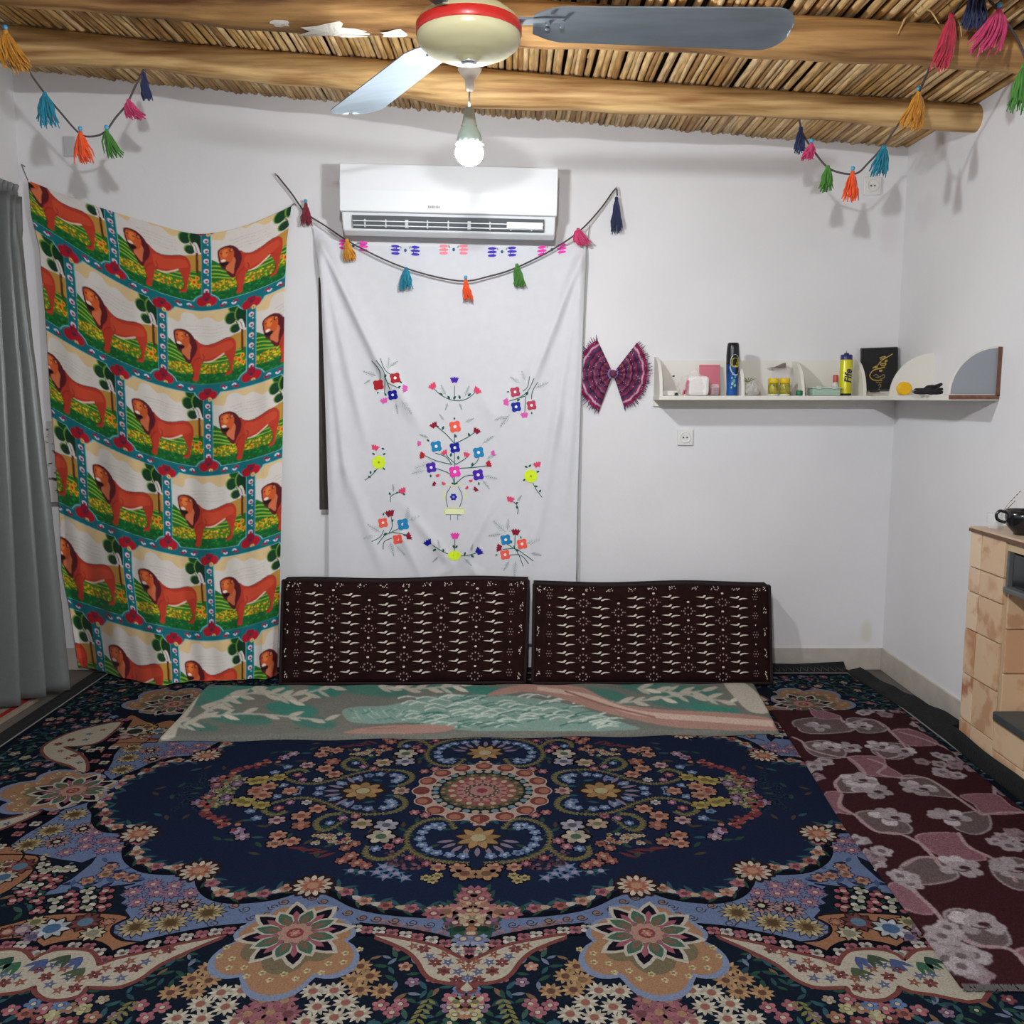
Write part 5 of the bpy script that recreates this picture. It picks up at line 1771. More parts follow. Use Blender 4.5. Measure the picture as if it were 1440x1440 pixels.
for (a, b, nrm_) in (((x0 - .06, y1), (x1 - .045, y1), (0, 1)), ((x0, y1 + .06), (x0, y0), (-1, 0))):
    rows = []
    for k in range(31):
        t_ = k / 30
        bx, by = a[0] + (b[0] - a[0]) * t_, a[1] + (b[1] - a[1]) * t_
        wv = 1 + .25 * math.sin(k * 1.3)
        rows.append([(bx + nrm_[0] * d_, by + nrm_[1] * d_, max(z_ * wv * (.9 if nrm_[1] and bx > .4 else .08), -.001) + .0004) for d_, z_ in prof])
    ed.grid(rows)
# the edge along the tiled side curls up against the wall
rows = []
pts_in = smooth_path([(x1 - .05, y1), (x1 - .03, y1 - .22), (x1 - .01, y1 - .40), (x1, y1 - .62), (x1, y1 - .90), (x1, y1 - 1.4), (x1, y0)], 8)
for k, p_ in enumerate(pts_in):
    t_ = k / (len(pts_in) - 1)
    lift = np.interp(t_, [0, .15, .4, .6, 1], [.5, .7, 1.5, 2.6, 2.2])
    lim = (XR - .018 if p_[1] > 2.76 else 1.381) - .004
    rows.append([(min(p_[0] + d_ * (1.0 if p_[1] > 2.78 else .10), lim), p_[1] + (.03 if k == 0 and d_ > 0 else 0), z_ * lift + .0006 + .003 * math.sin(k * .9) * (d_ > .01)) for d_, z_ in prof])
ed.grid(rows)
eo = ed.build('edge_binding', M_BLK, carpet, smooth=True, recalc=False)
sm = eo.modifiers.new('thickness', 'SOLIDIFY')
sm.thickness = .004
zz = MB()
zz.cur = lin('#5a5a58')
for k in range(17):
    xa = .86 + k * .028
    zz.tube([(xa, y1 + .006, .006), (xa + .012, y1 + .04, .014), (xa + .028, y1 + .006, .006)], .0012, 4)
zz.build('zigzag_stitch', mat_attr('stitch'), carpet)

# ------------------------------------------------------------------ maroon chenille rug
B = Art()
FQ = lambda x, y: fl(x, y)
GR1, GR2, PK1, VN = '#5a4c4c', '#8f8587', '#75525a', '#967e80'


def arc(pts, c):
    B.blob([FQ(*p) for p in pts], c, n=5)


def vn(pts, w=.010):
    B.stroke([FQ(*p) for p in pts], w, VN, n=6)


# grey shaded ground ovals
for pts in ([(1092, 1018), (1130, 1012), (1170, 1015), (1195, 1028), (1160, 1034), (1110, 1034)], [(1180, 1014), (1225, 1016), (1245, 1030), (1200, 1033)],
            [(1110, 1049), (1150, 1046), (1175, 1060), (1165, 1070), (1125, 1066)], [(1225, 1048), (1270, 1050), (1278, 1062), (1255, 1071), (1225, 1066), (1215, 1055)],
            [(1160, 1104), (1175, 1095), (1200, 1093), (1215, 1105), (1205, 1116), (1170, 1117)], [(1265, 1094), (1300, 1098), (1340, 1122), (1320, 1124), (1280, 1118), (1262, 1104)],
            [(1195, 1147), (1240, 1145), (1275, 1165), (1270, 1176), (1225, 1172)], [(1345, 1150), (1385, 1146), (1392, 1168), (1370, 1178), (1340, 1168)],
            [(1262, 1222), (1290, 1209), (1320, 1212), (1345, 1235), (1310, 1247), (1270, 1245)], [(1395, 1214), (1440, 1214), (1470, 1250), (1430, 1255), (1398, 1236)],
            [(1325, 1290), (1350, 1283), (1400, 1300), (1420, 1330), (1390, 1337), (1345, 1318)],
            [(1292, 1018), (1310, 1014), (1322, 1022), (1315, 1032), (1295, 1030)], [(1335, 1042), (1360, 1038), (1372, 1055), (1350, 1062), (1332, 1054)], [(1402, 1094), (1425, 1090), (1436, 1112), (1415, 1122), (1402, 1112)]):
    arc(pts, GR1)
    B.stroke([FQ(*p) for p in pts], .006, '#857a7c', n=4, closed=True)
for pts in ([(1125, 1000), (1150, 1004), (1172, 1012), (1140, 1014), (1125, 1008)], [(1250, 1032), (1290, 1032), (1322, 1050), (1280, 1052), (1262, 1044)], [(1180, 1068), (1230, 1068), (1238, 1080), (1262, 1096), (1210, 1094), (1190, 1080)],
            [(1145, 1118), (1170, 1118), (1172, 1135), (1190, 1148), (1165, 1144), (1150, 1130)], [(1350, 1122), (1400, 1120), (1422, 1136), (1440, 1146), (1385, 1148), (1368, 1134)], [(1285, 1178), (1340, 1176), (1358, 1192), (1385, 1213), (1330, 1210), (1300, 1196)],
            [(1245, 1248), (1278, 1246), (1286, 1262), (1310, 1288), (1282, 1288), (1255, 1268)], [(1430, 1340), (1470, 1340), (1470, 1380), (1440, 1360)]):
    arc(pts, PK1)
    B.stroke([FQ(*p) for p in pts], .005, '#8f7076', n=4, closed=True)
for pts in ([(1090, 1040), (1105, 1046), (1120, 1058), (1160, 1068), (1180, 1070), (1200, 1085), (1208, 1100)], [(1170, 1012), (1180, 1020), (1220, 1015), (1248, 1032), (1262, 1045), (1270, 1060), (1240, 1070), (1222, 1060)],
            [(1262, 1033), (1290, 1040), (1325, 1052), (1350, 1062), (1372, 1052)], [(1208, 1070), (1236, 1080), (1225, 1092), (1262, 1098), (1300, 1098), (1342, 1124), (1380, 1150)], [(1170, 1118), (1160, 1105), (1175, 1094), (1205, 1095)],
            [(1172, 1120), (1170, 1138), (1195, 1150), (1225, 1172), (1260, 1176), (1290, 1190), (1300, 1200)], [(1300, 1198), (1310, 1210), (1325, 1228)], [(1262, 1225), (1268, 1242), (1286, 1262), (1310, 1284), (1335, 1312), (1370, 1334), (1420, 1340), (1450, 1370)], [(1345, 1175), (1360, 1195), (1400, 1215), (1430, 1245)],
            [(1265, 1222), (1290, 1209), (1330, 1212)], [(1380, 1150), (1410, 1146), (1445, 1146)], [(1400, 1120), (1404, 1095), (1420, 1088)]):
    vn(pts)
rr = random.Random(4)


def puff(px, py, s=1.0, c=GR2):
    x, y = FQ(px, py)
    for k in range(7):
        a = 2 * math.pi * k / 7 + rr.random()
        B.ell(x + .036 * s * math.cos(a), y + .030 * s * math.sin(a), .022 * s, .018 * s, rr.choice([c, '#aaa0a2', '#857b7d']), rot=a, n=10)
    B.ell(x, y, .028 * s, .024 * s, c, n=10)
    B.ell(x + .012 * s, y - .006, .014 * s, .009 * s, '#3a2226', n=8)
    B.stroke([(x - .02 * s, y - .012), (x, y - .022 * s), (x + .025 * s, y - .014)], .005, '#4a3236', n=4)


for x, y in ((1132, 1025), (1200, 1024), (1146, 1054), (1228, 1052), (1206, 1110), (1286, 1112), (1245, 1152), (1332, 1153), (1345, 1222), (1425, 1225), (1372, 1302), (1195, 1100), (1218, 1116), (1178, 1054), (1262, 1058)):
    puff(x, y, .9 if y < 1080 else 1.0)
for x, y, n, wx, wy in ((1240, 1005, 9, 35, 6), (1335, 1080, 14, 42, 16), (1120, 1085, 8, 22, 12), (1215, 1200, 10, 25, 18), (1420, 1185, 8, 22, 14), (1330, 1325, 9, 18, 18), (1345, 1360, 12, 35, 15), (1300, 1020, 4, 14, 6), (1270, 1240, 5, 12, 10)):
    for k in range(n):
        px_, py_ = x + rr.uniform(-wx, wx), y + rr.uniform(-wy, wy)
        p = FQ(px_, py_)
        B.flower(p[0], p[1], rr.uniform(.022, .034), 5, rr.choice([GR2, '#857a7c', '#958b8d', '#7d6a70']), '#5f5154', rot=rr.random() * 3, deep=.3, cr=.35)
rx0, rx1, ry0, ry1 = .826, 1.354, 1.556, 3.055
NX, NY = 220, 540
img = B.raster(NX, NY, '#34191c', rx0, ry0, (rx1 - rx0) / NX, (ry1 - ry0) / NY)
rng = np.random.default_rng(1)
img = blur(img * (1 + rng.normal(0, .16, (NY, NX, 1))), 1)
U, Vv = np.meshgrid(np.linspace(0, 1, NX), np.linspace(0, 1, NY))
X = rx0 + (rx1 - rx0) * U
Yr = ry0 + (ry1 - ry0) * Vv
edge = np.minimum(np.minimum(U, 1 - U) * .6, np.minimum(Vv, 1 - Vv) * 1.5)
Z = .0012 + .0065 * np.clip(edge / .008, 0, 1) ** .6 + .0012 * np.sin(U * 7 + Vv * 9)
Z += .006 * np.exp(-((Yr - 2.86 - .0 * X) / .012) ** 2)          # a crease across it
# shift so the long free edge leans as it lies, and the side by the wall follows the carpet
lean = np.interp(Yr, [1.55, 2.2, 2.6, 3.06], [0, .015, .045, .07])
Xl = X + lean * (1 - U) - np.interp(Yr, [1.55, 2.3, 3.06], [.006, .006, .012]) * U
P = np.stack([Xl, Yr, Z], -1)
rug = thing('chenille_rug', 'dark maroon chenille rug with grey and pink blossoms', 'rug', ((rx0 + rx1) / 2, (ry0 + ry1) / 2, 0))
grid_mesh('rug_face', P, img, mat_attr('chenille', rough=1.0, grain=0.35, gscale=330, bump=0.8, spec=.05, gain=.85), rug)
fr = MB()
for k in range(230):
    x = rx0 + .005 + (rx1 - rx0 - .01) * k / 229
    fr.tube([(x, ry0 + .006, .005), (x + rr.uniform(-.005, .005), ry0 - .006, .004), (x + rr.uniform(-.006, .006), ry0 - .011, .0025)], [.0020, .0018, .001], 4)
fr.build('fringe', mat('fringe_grey', '#4f4a49', rough=1), rug)

# ------------------------------------------------------------------ tassel garlands
TC = {'maroon': '#7d1a2e', 'mustard': '#c8871c', 'teal': '#117a92', 'orange': '#e2511c', 'green': '#3f7a2a', 'pink': '#c9386e', 'navy': '#1c2a52', 'crimson': '#b52640'}
M_YARN = mat('dark_yarn', '#4d4648', rough=.95)
M_BEAD = mat('blue_bead', '#4aa0c8', rough=.3)


def tassel(root, p, color, length, tilt=(0, 0), width=.030, seed=0, bead=False, curl=0.0):
    width *= 1.3
    r = random.Random(seed)
    m = mat('yarn_' + color, TC[color], rough=.95, var=.18, vscale=60, sheen=.3)
    p = Vector(p)
    t = MB()
    ax = Vector((tilt[0], tilt[1], -1)).normalized()
    t.lathe([(.0, .004), (.0055, .003), (.0075, -.004), (.006, -.010)], 10, p)
    for k in range(44):
        a = r.uniform(0, 6.28)
        q = math.sqrt(r.random()) * width
        side = Vector((math.cos(a), math.sin(a) * .7, 0))
        ll = length * r.uniform(.78, 1.08)
        n = 5
        path = []
        for j in range(n):
            s = j / (n - 1)
            w = side * q * (s ** .65) * (1 - .15 * s)
            w += Vector((r.uniform(-1, 1), r.uniform(-1, 1), 0)) * .0055 * s
            path.append(p + ax * ll * s + w + Vector((curl * s * s, 0, 0)))
        t.tube(path, [.0026, .0030, .0028, .0026, .0016], 4)
    o = t.build('tassel', m, root, smooth=False, recalc=False)
    if bead:
        MB().lathe([(.0, .007), (.005, .0055), (.007, 0), (.005, -.0055), (.0, -.007)], 10, p + Vector((0, 0, .011))).build('bead', M_BEAD, o, smooth=True)


# (a) on the wall below the air conditioner
g = thing('tassel_garland', 'long cord garland with seven wool tassels draped across the embroidered hanging', 'garland', wl(645, 396, YW - .05), 'wool tassel garlands')


def gy(px, py):
    if 475 < px < 790 and py < 345:
        return YW - .19
    return float(sheet_y(px, py)) - .010 if 450 < px < 815 and py > 345 else YW - .03


pth = [(390, 247), (410, 272), (430, 299), (458, 318), (500, 345), (570, 377), (645, 395), (690, 388), (727, 376), (775, 352), (815, 325), (845, 293), (865, 266), (868, 275)]
pts3 = [wl(x, y, gy(x, y) if not (440 < x < 820) else YW - .055) for x, y in pth]
MB().tube(smooth_path(pts3, 5), .0032, 6).build('cord', M_YARN, g, smooth=True)
for i, (x, y, c, l, w, cu, bd) in enumerate(((430, 287, 'maroon', .075, .020, .0, True), (488, 337, 'mustard', .075, .022, .01, False), (571, 377, 'teal', .075, .022, .0, False), (655, 394, 'orange', .072, .018, .01, True), (727, 372, 'green', .078, .020, .01, False), (813, 322, 'pink', .06, .026, .02, False), (867, 278, 'navy', .125, .018, .0, False))):
    tassel(g, wl(x, y, YW - (.058 if 440 < x < 820 else .034)), c, l, width=w, seed=i, bead=bd, curl=cu)
for x, y in ((390, 247), (865, 266)):
    q = wl(x, y)
    MB().tube([q, (q[0], q[1] - .035, q[2])], .002, 6).build('nail', mat('nail_grey', '#7d7a76'), g)
# (b) strung from the first beam at the curtain side, mid-air
g = thing('tassel_garland', 'short looped garland with six wool tassels hanging from the log beam near the curtain', 'garland', wl(127, 190, 3.02), 'wool tassel garlands')
yb = lambda px: np.interp(px, [-30, 15, 60, 110, 145, 182, 205], [2.75, 2.80, 2.92, 2.98, 3.0, 3.02, 3.04])
pth = [(-22, 20), (6, 42), (38, 96), (62, 130), (85, 158), (111, 187), (128, 192), (147, 186), (163, 165), (178, 147), (190, 122), (202, 98)]
MB().tube(smooth_path([wl(x, y, float(yb(x))) for x, y in pth], 5), .003, 6).build('cord', M_YARN, g, smooth=True)
for i, (x, y, c, l, w, bd, cu) in enumerate(((8, 44, 'mustard', .105, .036, True, .03), (63, 131, 'teal', .095, .030, False, .005), (113, 186, 'orange', .090, .028, True, .012), (150, 184, 'green', .080, .026, True, .02), (181, 141, 'pink', .055, .026, False, .022), (202, 103, 'navy', .080, .013, False, .006))):
    tassel(g, wl(x, y, float(yb(x)) - .002), c, l, width=w, seed=20 + i, bead=bd, curl=cu)
# (c) at the corner side, from the first to the second beam
g = thing('tassel_garland', 'looped garland with ten wool tassels strung between the log beams at the bare corner', 'garland', wl(1195, 250, 2.95), 'wool tassel garlands')
yb = lambda px: np.interp(px, [1115, 1160, 1235, 1290, 1335, 1375, 1440], [3.02, 3.0, 2.96, 2.80, 2.40, 2.36, 2.33])
pth = [(1124, 168), (1128, 186), (1140, 206), (1160, 232), (1178, 242), (1204, 244), (1222, 228), (1240, 208), (1268, 168), (1292, 130), (1322, 60), (1338, 22), (1372, -12), (1400, 10), (1420, 38), (1436, 66), (1445, 95)]
MB().tube(smooth_path([wl(x, y, float(yb(x))) for x, y in pth], 5), .003, 6).build('cord', M_YARN, g, smooth=True)
for i, (x, y, c, l, w, bd, cu) in enumerate(((1126, 180, 'navy', .075, .014, False, .0), (1141, 203, 'pink', .045, .024, True, -.012), (1164, 234, 'green', .075, .020, False, -.004), (1199, 242, 'orange', .085, .024, True, -.004), (1243, 206, 'teal', .085, .026, False, -.012), (1292, 130, 'mustard', .100, .030, True, -.02),
                                              (1338, 20, 'crimson', .125, .022, False, -.02), (1374, -22, 'navy', .100, .030, False, .0), (1405, 14, 'pink', .095, .040, True, -.03), (1440, 92, 'green', .105, .030, False, .0))):
    tassel(g, wl(x, y, float(yb(x)) - .002), c, l, width=w, seed=40 + i, bead=bd, curl=cu)

# ------------------------------------------------------------------ striped cloth bow
bw = thing('cloth_bow', 'magenta striped pleated cloth bow with fringe pinned to the wall', 'bow', wl(862, 527, YW - .02))
cxp, cyp = 862, 525
stripes = ['#4a2340', '#6d2a58', '#a98ab0', '#3f2a5e', '#7f2450', '#5a3a50', '#983a52', '#352440', '#7a2a60', '#5a4450', '#a5486a', '#3f2048', '#6a3450', '#902a58', '#4a2a3c', '#4a3a6a', '#94264f', '#c9a8bc', '#8a1f50', '#8a1f50']
SL = np.array([lin(c) for c in stripes])
for side, a0_, a1_, R_ in ((-1, math.radians(115), math.radians(250), 52), (1, math.radians(-72), math.radians(52), 50)):
    na, nr = 90, 60
    Aa, Rr = np.meshgrid(np.linspace(0, 1, na), np.linspace(0.02, 1, nr))
    ang = a0_ + (a1_ - a0_) * Aa
    shape = np.interp(Aa, [0, .15, .5, .85, 1], [1.0, .98, .96, 1.02, 1.10])
    rad_ = Rr * R_ * shape
    px = cxp + rad_ * np.cos(ang)
    py = cyp - rad_ * np.sin(ang)
    pleat = .006 * np.abs(np.sin(Aa * math.pi * 5)) * (.3 + Rr) * 1.8
    Y = YW - .008 - pleat - .014 * (1 - Rr) ** 2
    u, v = (px - CX) / F, (720 - py) / F
    t = Y / (CT + v * ST)
    P = np.stack([u * t, Y, CH + (-ST + v * CT) * t], -1)
    C = SL[np.clip((Rr * len(SL) + .12 * np.sin(Aa * 40)).astype(int), 0, len(SL) - 1)]
    glit = np.random.default_rng(side + 5).random(Rr.shape) > .985
    C = np.where(glit[..., None], np.array([.7, .5, .55]), C)
    C = C * (.55 + .45 * np.abs(np.sin(Aa * math.pi * 5)) ** .45)[..., None] * .85  # pleat valleys darkened in the cloth colour, as painted fold shade
    o = grid_mesh('bow_wing', P, C, mat_attr('bow_weave', rough=.7, grain=.15, gscale=500), bw)
    fr = MB()
    r = random.Random(side + 9)
    for k in range(46):
        q = P[-1, min(na - 1, int(k * na / 46))]
        i = min(na - 1, int(k * na / 46))
        dv = Vector((math.cos(ang[-1, i] + r.uniform(-.5, .5)), 0, math.sin(ang[-1, i] + r.uniform(-.5, .5))))
        ll = r.uniform(.008, .022)
        fr.cur = lin(r.choice(['#8a3a6a', '#4a4a78', '#7a6a90', '#6a2048']))
        fr.tube([Vector(q), Vector(q) + dv * ll * .6, Vector(q) + dv * ll], [.0016, .0014, .0006], 4)
    fr.build('fringe', mat_attr('bow_weave'), o, recalc=False)
q = wl(cxp, cyp, YW - .03)
kn = MB()
kn.lathe([(.0, .014), (.010, .011), (.014, .0), (.010, -.011), (.0, -.014)], 12, q)
kn.build('knot', mat('bow_knot', '#6a2f50', rough=.8, var=.4, vscale=80), bw, smooth=True)

# ------------------------------------------------------------------ white corner shelf
SZ, SD_, STK = 1.089, .158, .016
shelf = thing('corner_shelf', 'white L-shaped corner shelf with quarter-round dividers', 'shelf', (1.1, YW, SZ - STK))
M_SH = mat('white_melamine', '#dbd8cf', rough=0.45, var=0.02, vscale=6)
M_SHU = mat('raw_board_grey', '#8e9399', rough=0.35)
M_BRN = mat('brown_edge', '#6e4a3a', rough=0.7, var=0.3, vscale=80)
sx0 = .548
MB().box(((sx0 + XR) / 2, YW - SD_ / 2, SZ - STK / 2), (XR - sx0, SD_, STK)).build('shelf_board', M_SH, shelf, bevel=.0015)
AY0 = 2.822
MB().box((XR - SD_ / 2, (AY0 + YW - SD_) / 2, SZ - STK / 2), (SD_, YW - SD_ - AY0, STK)).build('arm_board', M_SH, shelf, bevel=.0015)
MB().box(((sx0 + XR - SD_) / 2, YW - .006, SZ - .016 - .012), (XR - SD_ - sx0, .012, .024)).build('support_rail', M_SH, shelf)


MB().box(((sx0 + XR - SD_) / 2, YW - .0025, SZ + .068), (XR - SD_ - sx0, .005, .136)).build('back_panel', M_SH, shelf)


def quarter(n=20, r_=.150):
    return [(0, 0)] + [(r_ * math.cos(t), r_ * math.sin(t)) for t in np.linspace(0, math.pi / 2, n)]


for x, r_ in ((sx0 + .008, .150), (.862, .150), (1.092, .135), (1.318, .150)):
    pts = [(YW - d * (SD_ - .004) / .150, SZ + h) for d, h in quarter(r_=r_)]
    MB().prism(pts, 'x', x - .006, x + .006).build('divider', M_SH, shelf)
pts = [(XR - d * 1.0, SZ + h) for d, h in quarter()]
MB().prism(pts, 'y', 3.274, 3.286).build('divider', M_SH, shelf)
MB().prism(pts, 'y', AY0 + .008, AY0 + .020).build('end_divider', M_SH, shelf)
pts2 = [(XR - .008 - d * .93, SZ + .004 + h * .93) for d, h in quarter()]
MB().prism(pts2, 'y', AY0 + .006, AY0 + .0085).build('end_face', M_SHU, shelf)
MB().box((XR - SD_ / 2, AY0 + .004, SZ - .006), (SD_ - .004, .012, .013)).build('bottom_edging', M_BRN, shelf)
MB().box((XR - .004, AY0 + .004, SZ + .072), (.010, .012, .150)).build('side_edging', M_BRN, shelf)
MB().lathe([(0, -.003), (.005, -.002), (.005, .003), (0, .003)], 10, (wl(947, 529, YW - .003))).build('screw_cap', mat('hole', '#2a2a2c'), shelf)


def at(px, Y):
    return wl(px, 556, Y)[0]


TOP = SZ + .0008
# small carton with a clip
x = at(940, 3.49)
o = MB().box((x, 3.49, TOP + .009), (.062, .03, .018)).build('small_carton', mat('carton_white', '#dcd9d2', rough=.6), None, bevel=.001)
tag(o, 'low white carton lying at the open end of the shelf', 'box')
x = at(951, 3.455)
cl = thing('binder_clip', 'tiny black binder clip beside the low white carton', 'clip', (x, 3.455, TOP))
MB().prism([(x - .008, TOP), (x + .008, TOP), (x + .003, TOP + .011), (x - .003, TOP + .011)], 'y', 3.448, 3.462).build('clip_body', mat('clip_black', '#1c1c1e', rough=.4), cl)
for s in (-1, 1):
    MB().tube([(x + s * .004, 3.450, TOP + .010), (x + s * .012, 3.445, TOP + .013), (x + s * .004, 3.460, TOP + .010)], .0008, 5).build('clip_wire', mat('steel', '#b8bcc0', metal=.8, rough=.3), cl)
# white roll in a clear pink-printed bag
x = at(978, 3.48)
tb = thing('tissue_pack', 'white tissue pack in a clear pink-printed bag on the shelf', 'tissue pack', (x, 3.48, TOP))
M_TIS = mat('tissue', '#e4e2de', rough=.8, bump=.3, bscale=60)
MB().box((x + .005, 3.48, TOP + .036), (.080, .07, .072)).build('tissue', M_TIS, tb, bevel=.012)
M_CLR = mat('clear_bag', '#f0e6e8', rough=.15, alpha=.25, spec=.6)
sh = MB()
r = random.Random(2)
Pp = []
for j in range(9):
    t_ = j / 8
    rr_ = .056 * math.sin(math.pi * min(1, .25 + .72 * t_)) ** .6 if t_ < .85 else .02 - .05 * (t_ - .85)
    Pp.append([(x - .006 + 1.1 * rr_ * math.cos(k / 20 * 2 * math.pi) * r.uniform(.88, 1.1), 3.48 + .78 * rr_ * math.sin(k / 20 * 2 * math.pi) * r.uniform(.88, 1.1), TOP + .001 + .092 * t_) for k in range(20)])
sh.grid(Pp, closed=True)
sh.build('clear_wrapper', M_CLR, tb, smooth=True, recalc=False)
for dx, dz, h in ((-.044, .02, .030), (-.040, .045, .024), (-.052, .012, .02)):
    MB().box((x + dx, 3.44, TOP + dz), (.008, .003, h), Matrix.Rotation(.3, 3, 'Y')).build('pink_print', mat('pink_print', '#c8667c', rough=.5), tb)
# pink notebook
x = at(997, 3.56)
nb = thing('notebook', 'pink hardback notebook standing against the wall behind the tissue pack', 'notebook', (x, 3.56, TOP))
Rt = Matrix.Rotation(-.16, 3, 'X')
MB().box((x, 3.556, TOP + .060), (.078, .012, .118), Rt).build('cover', mat('pink_cover', '#c9707e', rough=.6), nb, bevel=.002)
MB().box((x + .002, 3.556, TOP + .060), (.076, .009, .1185), Rt).build('pages', mat('paper', '#dcd6ca'), nb)
# small clear packet beside it
x = at(1005, 3.47)
pk = thing('clear_packet', 'small clear packet with maroon sweets next to the tissue pack', 'packet', (x, 3.47, TOP))
MB().box((x, 3.47, TOP + .022), (.030, .022, .044)).build('wrapper', M_CLR, pk, bevel=.006)
for k in range(4):
    MB().lathe([(0, .007), (.006, .004), (.008, 0), (.006, -.004), (0, -.007)], 10, (x + (-.006, .006)[k % 2], 3.47, TOP + .008 + .012 * (k // 2 + (k % 2) * .4))).build('sweet', mat('sweet', '#8a4a52', rough=.4), pk, smooth=True)
# blue and black spray can
x = at(1029, 3.475)
cn = thing('spray_can', 'tall blue spray can with black top and yellow emblem', 'spray can', (x, 3.475, TOP))
CB, CD = mat('can_blue', '#1f5aa8', rough=.3, metal=.2, var=.35, vscale=18, col2='#12356e'), mat('can_black', '#17181d', rough=.3)
MB().lathe([(0, .0), (.0195, .0), (.0205, .004), (.0205, .03), (.0235, .10), (.0240, .118)], 28, (x, 3.475, TOP)).build('can_body', CB, cn, smooth=True)
MB().lathe([(.0241, .116), (.0243, .150), (.0225, .180), (.021, .193), (.018, .197), (0, .197)], 28, (x, 3.475, TOP)).build('can_cap', CD, cn, smooth=True)


def wrap(art, r_at, cx, cy, z0, rot=0.0):
    """draw flat print on a round can: x in metres around it, y upwards"""
    m_ = MB()
    def fn(u_, v_, L):
        rr_ = r_at(v_) + .0006 + .0006 * L
        a = -math.pi / 2 + rot + u_ / rr_
        return (cx + rr_ * math.cos(a), cy + rr_ * math.sin(a), z0 + v_)
    art.mesh(m_, fn)
    return m_


lab = Art()
lab.blob([(-.004, .078), (.018, .078), (.022, .105), (.020, .140), (.008, .152), (-.006, .150), (-.014, .135), (-.013, .105)], '#b8c0b8', 0)
lab.blob([(-.003, .082), (.017, .082), (.020, .105), (.018, .137), (.008, .148), (-.005, .146), (-.012, .132), (-.011, .106)], '#1a1c1e', .5)
lab.blob([(-.008, .108), (.018, .108), (.017, .134), (.006, .140), (-.006, .138), (-.010, .124)], '#b8a82c', 1)
lab.stroke([(-.004, .112), (-.004, .134)], .004, '#1c1d14', 1.5, n=1)          # the emblem's letters: I-shaped stroke and a ring
lab.stroke([(.003, .112), (.002, .130), (.007, .134), (.010, .128), (.004, .122), (.011, .112)], .0034, '#1c1d14', 1.5, n=3)
lab.stroke([(.0145, .113), (.0145, .128)], .003, '#1c1d14', 1.5, n=1)
for q in ((-.006, .066, .004), (.002, .055, .006), (-.004, .045, .005), (.006, .070, .004), (.006, .038, .005), (-.008, .03, .003)):
    lab.ell(q[0], q[1], q[2], q[2] * 1.2, '#5fa0b0' if q[1] > .05 else '#8fb8a0', .5, n=9)
lab.stroke([(-.016, .108), (-.010, .092), (.000, .080), (.012, .074)], .005, '#8fb4d8', .2, n=4)
wrap(lab, lambda v_: .0205 + .0037 * min(1, max(0, (v_ - .03) / .08)), x, 3.475, TOP).build('can_label', mat_attr('can_print', rough=.35, grain=.02, bump=0), cn, recalc=False)
# crumpled clear bag
x = at(1052, 3.47)
cb = MB()
r = random.Random(8)
Pp = []
for j in range(8):
    t_ = j / 7
    rr_ = .044 * math.sin(math.pi * (.22 + .70 * t_)) ** .7
    Pp.append([(x + 1.05 * rr_ * math.cos(k / 22 * 2 * math.pi) * r.uniform(.8, 1.12), 3.475 + .8 * rr_ * math.sin(k / 22 * 2 * math.pi) * r.uniform(.8, 1.12), TOP + .001 + .052 * t_ * r.uniform(.88, 1.05)) for k in range(22)])
for rowp in Pp:
    for i_, q_ in enumerate(rowp):
        rowp[i_] = (max(q_[0], .872), q_[1], q_[2])
cb.grid(Pp, closed=True)
cb.f.append(tuple(range(len(cb.v) - 22, len(cb.v))))
cb.c.append(None)
o = cb.build('crumpled_bag', mat('crumpled_film', '#d9d8d2', rough=.12, alpha=.55, spec=.8, bump=.6, bscale=120), None, recalc=False)
tag(o, 'crumpled clear plastic bag beside the tall blue spray can', 'plastic bag')
sp_ = MB()
for k in range(5):
    a = .6 + k * .5
    sp_.tube([(x - .004, 3.47, TOP + .048), (x + .02 * math.cos(a), 3.47, TOP + .058 + .006 * math.sin(a)), (x + .036 * math.cos(a), 3.465, TOP + .056 + .012 * math.sin(a))], [.0018, .0016, .0006], 5)
o = sp_.build('herb_sprig', mat('herb_green', '#6f7a4c', rough=.8), None)
tag(o, 'dried green herb sprig on top of the crumpled clear bag', 'herb')
# yellow spice jars
for i, (px, lab_t) in enumerate(((1087, 'yellow-lidded spice jar beside the crumpled clear bag'), (1103, 'yellow-lidded spice jar against the middle divider'))):
    x = at(px, 3.475)
    j_ = thing('spice_jar', lab_t, 'jar', (x, 3.475, TOP), 'spice jars')
    MB().lathe([(0, 0), (.018, 0), (.0195, .003), (.0195, .040), (.017, .046)], 22, (x, 3.475, TOP)).build('jar_body', mat('jar_yellow', '#b3a230', rough=.25, var=.5, vscale=60, col2='#5f6a24'), j_, smooth=True)
    MB().lathe([(.0185, .046), (.0195, .047), (.0195, .062), (.017, .065), (0, .065)], 22, (x, 3.475, TOP)).build('jar_lid', mat('lid_yellow', '#d8b818', rough=.4), j_, smooth=True)
    MB().lathe([(.0197, .0), (.0197, .006), (.0185, .006)], 22, (x, 3.475, TOP)).build('jar_foot', mat('jar_glass', '#cfd2c0', rough=.2), j_, smooth=True)
# clear box with a brown lid behind the jars
x = at(1097, 3.55)
gb = thing('clear_box', 'clear square box with brown leaf-shaped top behind the spice jars', 'box', (x, 3.55, TOP))
MB().box((x, 3.55, TOP + .052), (.060, .040, .104)).build('clear_wall', M_CLR, gb, bevel=.002)
MB().prism([(x - .050, TOP + .107), (x - .02, TOP + .110), (x + .012, TOP + .125), (x + .012, TOP + .105)], 'y', 3.53, 3.57).build('lid', mat('lid_brown', '#6f675e', rough=.7), gb)
